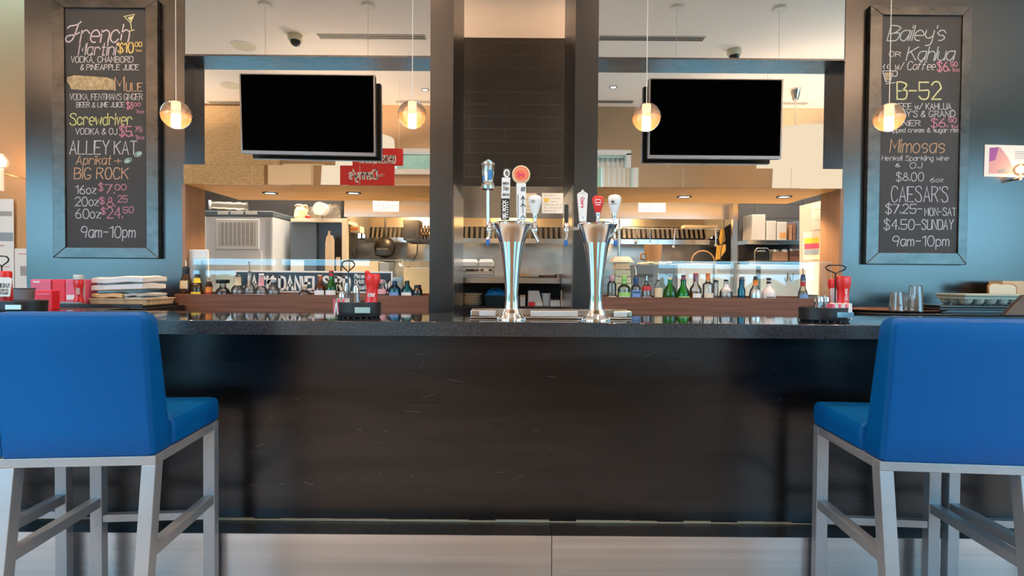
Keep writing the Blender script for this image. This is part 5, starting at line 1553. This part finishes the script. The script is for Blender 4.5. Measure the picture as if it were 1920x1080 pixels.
pn = thing('frying_pan', 'dark pan hanging over the pass shelf edge beside the right pillar', 'pan', at(1050, 521, 4.2))
pc = at(1051, 514, 4.24)
MB().lathe([(.001, 0), (.05, .002), (.062, .03), (.064, .032), (.058, .03)], (pc.x, pc.y, za), 24, .8, 1).build('pan_bowl', 'fryer_black', pn)
MB().tube([(pc.x, pc.y - .05, za + .02), (pc.x, 4.10, za + .01), (pc.x, 4.095, za - .06)], .008, 8).build('handle', 'fryer_black', pn)
# lower deck
def plate_stack(px, Y, n, label):
    c = at(px, 575, Y)
    for k in range(n):
        o = single('side_plate', label[k], 'plate', MB().lathe([(.001, .004), (.048, .004), (.050, 0), (.060, .004), (.078, .016), (.080, .019), (.060, .009), (.001, .008)], (c.x + .003 * math.sin(k * 2), Y, zb_ + k * .0195), 32, cap=False), 'cream_paper', 'plates on the undershelf')
plate_stack(886, 4.26, 5, ['bottom cream plate of the stack on the undershelf', 'second cream plate up in the undershelf stack', 'middle cream plate of the undershelf stack', 'second cream plate from the top of the undershelf stack', 'top cream plate of the stack on the undershelf'])
bb = box_bin('clear_tub', 'clear aqua tub with a blue bag on the undershelf behind the left tower', 'tub', 908, 553, 948, 574, 4.16, .24, 'aqua_bin', zb_, .12)
bg = MB()
rnd = random.Random(5)
NX, NY = 22, 10
vs, fs = [], []
pa, pb = at(908, 552, 4.17), at(951, 540, 4.17)
for i in range(NX + 1):
    for j in range(NY + 1):
        u, v = i / NX, j / NY
        hgt = math.sin(math.pi * u) ** .5 * math.sin(math.pi * v) ** .5
        vs.append((pa.x + (pb.x - pa.x) * u, 4.165 + .22 * v, pa.z - .012 + (.058 + .012 * math.sin(u * 17) * math.cos(v * 9) + .010 * math.sin(u * 31 + v * 7)) * hgt))
for i in range(NX):
    for j in range(NY):
        q = i * (NY + 1) + j
        fs.append((q, q + 1, q + NY + 2, q + NY + 1))
single('plastic_bag', 'crumpled bright blue plastic bag in the clear tub', 'bag', bg.add(vs, fs), 'blue_bag')
sbox('spice_jar', 'small white lidded jar on the undershelf beside the left tower', 'jar', 975, 557, 985, 575, 4.2, .05, 'white_plastic', zb_, .004, extra=[('lid', 'brown_box', (974.5, 553, 985.5, 557))])
sbox('spice_jar', 'grey steel jar on the undershelf beside the white jar', 'jar', 962, 556, 973, 575, 4.22, .05, 'grey_label', zb_, .004)
single('takeout_carton', 'white slanted takeout carton with red print, between the towers', 'carton', MB().hexa([(AX(990, 4.2), 4.2, zb_), (AX(1019, 4.2), 4.2, zb_), (AX(1019, 4.2), 4.3, zb_), (AX(990, 4.2), 4.3, zb_), (AX(991, 4.2), 4.2, at(1000, 545, 4.2).z), (AX(1011, 4.2), 4.2, at(1000, 545, 4.2).z), (AX(1011, 4.2), 4.3, at(1000, 545, 4.2).z), (AX(991, 4.2), 4.3, at(1000, 545, 4.2).z)]), 'white_plastic', bevel=.003)
single('red_tag', 'red printed strip at the foot of the takeout carton', 'tag', pbox(991, 566, 1003, 574, 4.194, .004), 'red_sign')
single('paper_cup', 'white paper cup with red print beside the takeout carton', 'cup', MB().lathe([(.028, 0), (.036, .10), (.038, .102), (.034, .10)], (at(1024, 574, 4.25).x, 4.25, zb_), 24), 'white_plastic')
sbox('sauce_caddy', 'small white box of red and black bottles on the undershelf', 'box', 1032, 563, 1050, 575, 4.2, .07, 'white_plastic', zb_, .002)
for k, (px, m, l) in enumerate(((1036, 'red_plastic', 'small red bottle in the undershelf box, left one'), (1042, 'red_bright', 'small bright red bottle in the middle of the undershelf box'), (1047, 'black_plastic', 'small black bottle at the right of the undershelf box'))):
    c = at(px, 563, 4.235)
    single('sauce_bottle', l, 'sauce bottle', MB().lathe([(.010, 0), (.012, .03), (.006, .05), (.006, .06), (.001, .062)], (c.x, 4.285, zb_), 14), m, 'small bottles in the undershelf box')
sbox('takeout_carton', 'pale carton on the undershelf beside the right pillar', 'carton', 1053, 545, 1072, 575, 4.14, .10, 'cream_paper', zb_, .003)
# worktop behind the two ledges, on which the equipment stands
for side, a, b in (('left', -3.28, -.58), ('right', .58, 3.28)):
    o = thing('kitchen_counter', 'stainless kitchen worktop behind the %s ledge' % side, 'counter', ((a + b) / 2, 4.0, 0), 'kitchen worktops')
    MB().box(a, b, 3.68, 4.98, 1.06, 1.10).build('worktop', 'stainless_brushed', o, bevel=.003)
    MB().box(a + .02, b - .02, 3.70, 4.96, 0, 1.06).build('cabinet', 'dark_edge', o)
ZKC = 1.1005
# ice machine
YI0, YI1 = 4.28, 4.68
ix0, ix1 = AX(384, YI0), AX(512, YI0)
iz = at(450, 406, YI0).z
im = thing('ice_machine', 'stainless ice machine with a white grille at the left of the kitchen', 'ice machine', ((ix0 + ix1) / 2, YI0, ZKC))
MB().box(ix0, ix1, YI0, YI1, ZKC, iz).build('cabinet', 'appliance_steel', im, bevel=.006)
MB().box(ix0 - .004, ix1 + .004, YI0 - .006, YI1, iz, iz + .045).build('dark_top', 'slate_cabinet', im, bevel=.008)
vt = pbox(404, 411, 485, 467, YI0 - .014, .016)
vg = vt.build('vent_frame', 'white_plastic', im, bevel=.003)
pbox(410, 416, 479, 461, YI0 - .0152, .004).build('vent_mesh', 'vent_mesh', vg)
mb = MB()
for k in range(9): pbox(410 + k * 7.9 + 2, 416, 410 + k * 7.9 + 3, 461, YI0 - .0172, .002, mb)
for k in range(14): pbox(410, 417.5 + k * 3.2, 479, 418.2 + k * 3.2, YI0 - .0168, .002, mb)
mb.build('vent_grille', 'white_plastic', vg)
pbox(404, 469, 490, 540, YI0 - .010, .012).build('lower_door', 'appliance_steel', im, bevel=.003)
pbox(498, 412, 509, 540, YI0 - .003, .006).build('corner_strip', 'satin_steel', im)
pbox(383, 405, 386, 540, YI0 - .006, .004).build('edge_strip', 'white_plastic', im)
for k, (a, b) in enumerate(((408, 428), (432, 456), (460, 482))): pbox(a, 395, b, 402, YI0 - .0075, .003).build('top_decal', 'sky_print', im)
cu = thing('cup_sleeve', 'long sleeve of white cups lying on the ice machine', 'cups', at(430, 392, 4.4))
cs = at(393, 384, 4.36); ce = at(465, 387, 4.50)
MB().tube([cs.lerp(ce, i / 8) for i in range(9)], [.030 + .012 * (i / 8) * (i % 2 == 0) for i in range(9)], 18).build('sleeve', 'plastic_film', cu)
MB().tube([cs - (ce - cs).normalized() * .006, cs + (ce - cs).normalized() * .012], .038, 18).build('cup_rim', 'white_plastic', cu)
zz0 = iz + .046
for p in (cs, ce): pass
# slate cabinet with trays and bags on top
cab = thing('storage_cabinet', 'slate blue metal cabinet right of the ice machine', 'cabinet', (AX(592, 4.5), 4.5, ZKC))
cz = at(592, 417, 4.5).z
MB().box(AX(544, 4.5), AX(593, 4.5), 4.5, 4.9, ZKC, cz).build('cabinet_body', 'slate_cabinet', cab, bevel=.003)
MB().box(AX(594, 4.5), AX(640, 4.5), 4.53, 4.9, ZKC, cz).build('side_bay', 'fryer_black', cab)
pbox(545, 488, 570, 516, 4.496, .003).build('white_label', 'white_paper', cab)
sbox('cardboard_sheet', 'stack of pale cardboard sheets on top of the slate cabinet', 'cardboard', 545, 410, 643, 416, 4.46, .42, 'cream_paper', cz + .001, .001)
czz = at(592, 410, 4.46).z + .002
def bag(label, x0, x1, y0, y1, Y, m, seed, name='paper_bag', grp='bags on the cabinet'):
    rnd = random.Random(seed)
    a, b = at(x0, y1, Y), at(x1, y0, Y)
    cx, rx, H = (a.x + b.x) / 2, (b.x - a.x) / 2, b.z - czz
    mb = MB()
    prof = [(.001, 0), (.85, .02), (1, .15), (.98, .4), (.9, .62), (.75, .8), (.85, .92), (.7, 1), (.001, .96)]
    n = 22
    vs = []
    for r_, z_ in prof:
        for j in range(n):
            t = 2 * math.pi * j / n
            k = 1 + rnd.uniform(-.12, .12)
            vs.append((cx + rx * r_ * k * math.cos(t), Y + .1 + .09 * r_ * k * math.sin(t), czz + H * min(1, max(0, z_ * (1 + rnd.uniform(-.06, .06))))))
    fs = []
    for i in range(len(prof) - 1):
        for j in range(n): fs.append((i * n + j, i * n + (j + 1) % n, (i + 1) * n + (j + 1) % n, (i + 1) * n + j))
    return single(name, label, 'bag', mb.add(vs, fs), m, grp)
bag('crumpled tan paper bag on the slate cabinet, left one', 545, 570, 381, 410, 4.52, 'cream_box', 1)
bag('clear bag of rolls with red print on the slate cabinet', 571, 594, 386, 410, 4.50, 'plastic_film', 2, 'plastic_bag')
bag('pale bag of cups on the slate cabinet, right one', 600, 631, 381, 410, 4.52, 'plastic_film', 3, 'plastic_bag')
single('red_packet', 'small red packet lying among the bags on the cabinet', 'packet', MB().ball(Vector((at(577, 391, 4.47).x, 4.475, czz + .012)), .026, 12, 6, (1, .5, .7)), 'red_plastic')
single('paper_roll', 'white paper roll end among the bags on the cabinet', 'roll', MB().lathe([(.001, -.04), (.055, -.04), (.055, .04), (.001, .04)], at(602, 392, 4.47), 24, rot=Matrix.Rotation(R(90), 3, 'X')), 'white_paper')
# left jamb side: cutting board and cloth
single('cutting_board', 'white cutting board leaning at the left end of the left opening', 'cutting board', MB().box(AX(345, 3.43), AX(384, 3.43), 3.462, 3.482, 1.14, at(365, 468, 3.47).z), 'white_plastic', bevel=.006)
single('upright_post', 'cream wooden post between the cabinet and the hood', 'post', MB().box(AX(641, 4.45), AX(651, 4.45), 4.45, 4.49, ZKC, at(646, 409, 4.45).z), 'cream_box')
single('oven_peel', 'pale wooden paddle standing beside the slate cabinet', 'paddle', MB().prism([(at(x, y, 4.42).x, at(x, y, 4.42).z) for x, y in ((609, 540), (626, 540), (626, 450), (623, 442), (618, 440), (618, 433), (615, 433), (615, 440), (612, 444), (610, 456))], 4.42, 4.435), 'wood_board')
single('oven_peel', 'shorter pale wooden paddle right of the tall paddle', 'paddle', pbox(630, 482, 637, 540, 4.43, .012), 'wood_board')
# left cooking line
wl = thing('warming_lamp', 'black heat lamp with a round hood hanging left of the pillar', 'heat lamp', at(715, 480, 4.95))
pbox(702, 464, 728, 480, 4.9, .10).build('lamp_housing', 'fryer_black', wl, bevel=.02)
MB().ball(at(722, 464, 5.06), .12, 24, 10, (.85, .5, .85)).build('round_hood', 'fryer_black', wl)
MB().tube([at(722, 455, 5.06), Vector((at(722, 455, 5.06).x, 5.06, zh1 - .012))], .008, 8).build('hanging_rod', 'fryer_black', wl)
sbox('black_shelf', 'black wall shelf with jars beside the left pillar', 'shelf', 762, 449, 806, 454, 4.9, .3, 'fryer_black', None, .003)
sbox('steel_box', 'tall steel box on the black shelf beside the left pillar', 'box', 756, 412, 786, 449, 5.0, .2, 'fryer_black', at(780, 448.6, 4.9).z, .004)
for k in range(3):
    c = at(791 + k * 6, 448, 4.95)
    single('dark_jar', ('dark jar on the black shelf, nearest the steel box', 'dark jar on the black shelf, middle one', 'dark jar on the black shelf, nearest the pillar')[k], 'jar', MB().lathe([(.016, 0), (.018, .08), (.01, .10), (.011, .13), (.001, .132)], (c.x, 4.95, at(780, 448.6, 4.9).z), 14), 'brown_glass', 'jars on the black shelf')
cb = MB().tube([at(776, 432, 4.88), at(783, 455, 4.87), at(782, 475, 4.87), at(772, 494, 4.86), at(762, 505, 4.85)], .006, 8)
single('power_cable', 'thin black cable looping down beside the left pillar', 'cable', cb, 'black_plastic')
cb = MB().tube([at(654, 459, 4.8), at(659, 470, 4.8), at(666, 482, 4.8)], .007, 8)
single('tongs', 'thin dark tongs hanging left of the heat lamp', 'tongs', cb, 'fryer_black')
sbox('wall_tray', 'food tray with orange wraps hanging at the left of the hood', 'tray', 653, 424, 676, 436, 4.75, .12, 'cream_paper', None, .006, extra=[('wrap_print', 'orange_label', (656, 427, 671, 432))])
sbox('cardboard_box', 'pale cardboard box behind the glass beside the loop handle', 'box', 656, 490, 709, 545, 4.2, .25, 'cream_box', ZKC, .004, extra=[('box_print', 'brown_box', (688, 501, 700, 502.5))])
sbox('steel_bin', 'grey blue steel bin beside the pale cardboard box', 'bin', 711, 492, 728, 545, 4.22, .2, 'greyblue_print', ZKC, .004)
sbox('cardboard_box', 'tan cardboard box behind the glass nearest the left pillar', 'box', 757, 502, 806, 545, 4.2, .3, 'cream_box', ZKC, .004, extra=[('box_flap', 'wood_board', (757, 490, 805, 500))])
bagc = bag
zcz = czz
czz = at(745, 505, 4.3).z - .06
bag('crumpled clear bag above the steel bin, left opening', 736, 757, 484, 506, 4.25, 'plastic_film', 7, 'plastic_bag')
single('steel_pan', 'steel pan under the crumpled clear bag, left opening', 'pan', MB().box(AX(733, 4.25), AX(756, 4.25), 4.24, 4.44, ZKC, czz - .002), 'stainless')
czz = zcz

# right opening
def hook(px, y0, y1, label, lean=0, ladle=True):
    Y = 5.0
    a, b = at(px, y0, Y), at(px - lean, y1, Y)
    o = thing('hanging_utensil', label, 'utensil', b, 'utensils hanging under the hood')
    MB().tube([a, a.lerp(b, .85)], .006, 8).build('handle', 'chrome_soft', o)
    if ladle: MB().ball(b + Vector((0, 0, .012)), .017, 14, 8, (1, .7, 1.1)).build('bowl', 'chrome_soft', o)
    else: MB().beam(a.lerp(b, .85), b, .022, .004, (0, 1, 0)).build('blade', 'chrome_soft', o)
hook(1194, 428, 456, 'short steel ladle hanging at the left under the right hood', 2)
hook(1219, 428, 461, 'steel spatula hanging second from the left under the right hood', 0, False)
hook(1266, 428, 466, 'longest steel ladle hanging in the middle under the right hood', 3)
hook(1342, 428, 462, 'steel spatula hanging at the right under the right hood', 0, False)
single('utensil_rail', 'slim steel rail the utensils hang from', 'rail', MB().tube([at(1165, 428, 5.0), at(1350, 429, 5.0)], .007, 8), 'chrome_soft')
single('support_rod', 'vertical steel rod left of the hanging utensils', 'rod', MB().tube([at(1161, 411, 4.70), Vector((at(1161, 530, 4.70).x, 4.70, ZKC))], .013, 12), 'stainless')
single('support_post', 'square steel post at the right end of the hood', 'post', MB().box(AX(1373, 4.5), AX(1382, 4.5), 4.5, 4.54, ZKC, at(1378, 380, 4.5).z), 'stainless')
single('shelf_board', 'pale board resting under the hood at the right', 'board', pbox(1284, 422, 1346, 427, 4.9, .1), 'cream_box')
mt = thing('oven_mitts', 'yellow oven mitts hanging from the hood at the right', 'oven mitts', at(1352, 485, 4.8))
MB().prism([(at(x, y, 4.8).x, at(x, y, 4.8).z) for x, y in ((1354, 428), (1360, 432), (1360, 452), (1352, 458), (1350, 446))], 4.8, 4.83).build('upper_mitt', 'mitt_yellow', mt, bevel=.006)
MB().prism([(at(x, y, 4.82).x, at(x, y, 4.82).z) for x, y in ((1346, 460), (1361, 458), (1361, 470), (1350, 486), (1343, 488))], 4.82, 4.85).build('lower_mitt', 'mitt_yellow', mt, bevel=.006)
MB().tube([at(1357, 410, 4.79), at(1359, 440, 4.79), at(1352, 470, 4.79), at(1351, 492, 4.79)], .004, 6).build('hanging_cord', 'black_plastic', mt)
ztop = at(1222, 497, 4.5).z
st2 = thing('fryer_station', 'dark blue steel equipment behind the glass in the right opening', 'equipment', at(1230, 545, 4.45))
MB().box(AX(1190, 4.45), AX(1268, 4.45), 4.45, 4.85, ZKC, at(1230, 496, 4.45).z).build('body', 'slate_cabinet', st2, bevel=.004)
pbox(1192, 514, 1225, 520, 4.446, .004).build('dark_band', 'fryer_black', st2)
zs_ = at(1230, 496, 4.45).z + .001
pt = thing('stock_pot', 'brown clay-coloured pot on the equipment under the utensils', 'pot', (AX(1224, 4.6), 4.6, zs_))
c = Vector((AX(1224, 4.6), 4.6, zs_))
MB().lathe([(.060, 0), (.064, .01), (.066, .05), (.074, .12), (.078, at(1224, 459, 4.6).z - zs_), (.070, at(1224, 459, 4.6).z - zs_ - .002), (.066, .05)], c, 32).build('pot_body', 'brown_pot', pt)
MB().tube([c + Vector((-.070, 0, .10)), c + Vector((-.105, 0, .09)), c + Vector((-.105, 0, .05)), c + Vector((-.065, 0, .04))], .010, 10).build('handle', 'brown_pot', pt)
fd = MB()
rnd = random.Random(3)
for k in range(16): fd.ball(at(1198 + rnd.random() * 66, 493 + rnd.random() * 2, 4.47) + Vector((0, .03 * rnd.random(), 0)), .016, 8, 5, (1.3, 1, .8))
tag(fd.build('fried_food', 'wood_board'), 'pale fried pieces along the top of the dark blue equipment', 'food', kind='stuff')
for k in range(5):
    x0, x1 = 1149 + k, 1187 - k
    single('takeout_tub', ('lowest grey green takeout tub right of the beer tower', 'second grey green takeout tub from the bottom right of the beer tower', 'middle takeout tub of the stack right of the beer tower', 'second takeout tub from the top right of the beer tower', 'tan top takeout tub under the lid, right of the beer tower')[k], 'tub', pbox(x0 + 2, 545.5 - k * 13, x1 - 2, (557 if k else 558.2) - k * 13, 4.15, .14), 'tan_container' if k > 3 else 'egg_tray', 'stacked takeout tubs', bevel=.004)
single('tub_lid', 'tan sloped lid on top of the takeout tub stack', 'lid', MB().hexa([(AX(1147, 4.14), 4.14, at(1168, 492, 4.14).z), (AX(1189, 4.14), 4.14, at(1168, 492, 4.14).z), (AX(1189, 4.14), 4.32, at(1168, 492, 4.14).z), (AX(1147, 4.14), 4.32, at(1168, 492, 4.14).z), (AX(1154, 4.14), 4.17, at(1168, 481, 4.14).z), (AX(1182, 4.14), 4.17, at(1168, 481, 4.14).z), (AX(1182, 4.14), 4.29, at(1168, 481, 4.14).z), (AX(1154, 4.14), 4.29, at(1168, 481, 4.14).z)]), 'tan_container', bevel=.003)
dr = thing('drawer_unit', 'stainless drawer unit behind the glass beside the right beer tower', 'drawers', at(1135, 553, 4.0))
MB().box(AX(1119, 4.0), AX(1146, 4.0), 4.0, 4.4, ZKC, at(1133, 503, 4.0).z).build('unit_body', 'stainless', dr, bevel=.003)
for k in range(3): pbox(1121, 506 + k * 15, 1144, 518 + k * 15, 3.992, .01).build('drawer_front', 'stainless_brushed', dr, bevel=.002)
pr = thing('plate_rack', 'round brown wire rack behind the glass in the right opening', 'rack', at(1318, 492, 4.6))
for k in range(5):
    c = at(1318, 492, 4.6 + .03 * k)
    MB().tube([c + Vector((.10 * math.cos(a), 0, .10 * math.sin(a))) for a in [math.pi * i / 20 for i in range(21)]], .005, 6).build('hoop', 'brown_pot', pr)
MB().box(at(1294, 492, 4.6).x, at(1342, 492, 4.6).x, 4.58, 4.76, at(1318, 495, 4.6).z, at(1318, 492, 4.6).z).build('base_bar', 'brown_pot', pr)
wb = sbox('steel_cabinet', 'pale steel cabinet behind the glass under the wire rack', 'cabinet', 1270, 495, 1337, 553, 4.5, .4, 'grey_label', ZKC, .004)
wc = sbox('steel_cabinet', 'pale steel cabinet with a dark band right of the rack', 'cabinet', 1340, 497, 1500, 553, 4.55, .35, 'grey_label', ZKC, .004, extra=[('dark_band', 'greyblue_print', (1345, 506, 1497, 512)), ('blue_post', 'slate_cabinet', (1417, 499, 1426, 551))])
# wall shelf with bins
def wshelf(label, y, xa, xb):
    return single('wall_shelf', label, 'shelf', MB().box(AX(xa, 4.72), AX(xb, 4.72), 4.72, 5.0, at(1450, y + 8, 4.72).z, at(1450, y, 4.72).z), 'stainless', 'wall shelves right of the hood', bevel=.002)
wshelf('upper steel wall shelf holding the clear bins', 450, 1400, 1512)
zsh = at(1450, 450, 4.72).z + .001
for k, (x0, y0, x1, l) in enumerate(((1410, 402, 1436, 'tall clear bin, leftmost on the wall shelf'), (1437, 414, 1456, 'clear bin second from the left on the wall shelf'), (1457, 416, 1476, 'clear bin with orange contents, third on the wall shelf'))):
    sbox('storage_bin', l, 'bin', x0, y0, x1, 450, 4.75, .2, 'clear_bin', zsh, .006, 'clear bins on the wall shelf', [('orange_patch', 'food_brown', (1462, 436, 1474, 447))] if k == 2 else ())
for k in range(3):
    single('book_spine', ('dark binder beside the orange bin, left one', 'dark binder beside the orange bin, middle one', 'dark binder beside the orange bin, right one')[k], 'binder', MB().box(AX(1479 + 7 * k, 4.76), AX(1484 + 7 * k, 4.76), 4.76, 4.95, zsh, at(1480, 422 - 4 * k, 4.76).z), ('jamb_wood', 'walnut', 'slate_cabinet')[k], 'binders on the wall shelf', bevel=.002)
wshelf('lower steel wall shelf holding the wire baskets', 489, 1404, 1512)
zs2 = at(1450, 489, 4.72).z + .001
bk = thing('wire_basket', 'steel-rimmed basket on the lower wall shelf, left one', 'basket', at(1428, 489, 4.75), 'baskets on the lower wall shelf')
MB().tube([at(1415, 489, 4.75), at(1415, 470, 4.75), at(1420, 465, 4.75), at(1438, 465, 4.75), at(1443, 470, 4.75), at(1445, 489, 4.75)], .006, 8).build('rim', 'chrome_soft', bk)
MB().box(AX(1417, 4.77), AX(1442, 4.77), 4.77, 4.95, zs2, at(1428, 472, 4.77).z).build('basket_body', 'fryer_black', bk)
sbox('food_tray', 'dark food tray on the lower wall shelf, middle one', 'tray', 1448, 472, 1478, 489, 4.76, .2, 'jamb_wood', zs2, .004, 'baskets on the lower wall shelf')
sbox('food_tray', 'dark food tray on the lower wall shelf, right one', 'tray', 1481, 470, 1508, 489, 4.76, .2, 'walnut', zs2, .004, 'baskets on the lower wall shelf')
for k, (xa, xb, l) in enumerate(((1419, 1440, 'white food in the left wall basket'), (1450, 1476, 'white food in the middle wall tray'), (1483, 1506, 'white food in the right wall tray'))):
    mb = MB()
    rnd = random.Random(k)
    for q in range(12): mb.ball(at(xa + (xb - xa) * rnd.random(), (472 if k == 0 else 472 - k) - .5, 4.77) + Vector((0, .1 * rnd.random(), 0)), .016, 8, 5)
    tag(mb.build('food_pieces', 'white_paper'), l, 'food', kind='stuff')
# notice board on the right jamb
nb = thing('order_board', 'tall wooden-edged board covered with order papers at the right jamb', 'notice board', at(1522, 545, 3.75))
def slanted(x0, x1, yt0, yt1, yb0, yb1, Y0, Y1, th, m, nm, par):
    P = [at(x0, yb0, Y0), at(x1, yb1, Y1), at(x1, yb1, Y1) + Vector((.02, th, 0)), at(x0, yb0, Y0) + Vector((.02, th, 0)),
         at(x0, yt0, Y0), at(x1, yt1, Y1), at(x1, yt1, Y1) + Vector((.02, th, 0)), at(x0, yt0, Y0) + Vector((.02, th, 0))]
    return MB().hexa(P).build(nm, m, par)
slanted(1499, 1548, 386, 374, 545, 545, 4.30, 3.80, .03, 'tan_container', 'backing', nb)
for k, (a, b, c_, d, e, f) in enumerate(((1503, 1543, 390, 378, 397, 391), (1503, 1543, 398, 392, 414, 411), (1503, 1543, 415, 412, 433, 429))):
    slanted(a, b, c_, d, e, f, 4.26, 3.84, -.004, 'cream_paper', 'order_paper', nb)
pp = slanted(1506, 1538, 436, 433, 488, 486, 4.22, 3.88, -.004, 'cream_paper', 'sign_sheet', nb)
for m, y0, y1 in (('yellow_print', 447, 457), ('crimson_print', 458, 467), ('greyblue_print', 469, 477)):
    slanted(1508, 1535, y0, y0 - 1.5, y1, y1 - 1.5, 4.19, 3.90, -.006, m, 'colour_stripe', pp)
slanted(1511, 1534, 492, 491, 552, 553, 4.15, 3.9, -.004, 'white_paper', 'long_sheet', nb)
ut = thing('bottle_opener', 'pair of black wire loops hanging behind the right glass', 'utensil', at(1478, 530, 4.3))
for px in (1474, 1484):
    c = at(px, 520, 4.3)
    MB().tube([c + Vector((.012 * math.cos(a), 0, .032 * math.sin(a))) for a in [math.pi * (1 + i / 12) for i in range(13)]] + [c + Vector((.012, 0, .04))], .004, 6).build('wire_loop', 'black_plastic', ut)
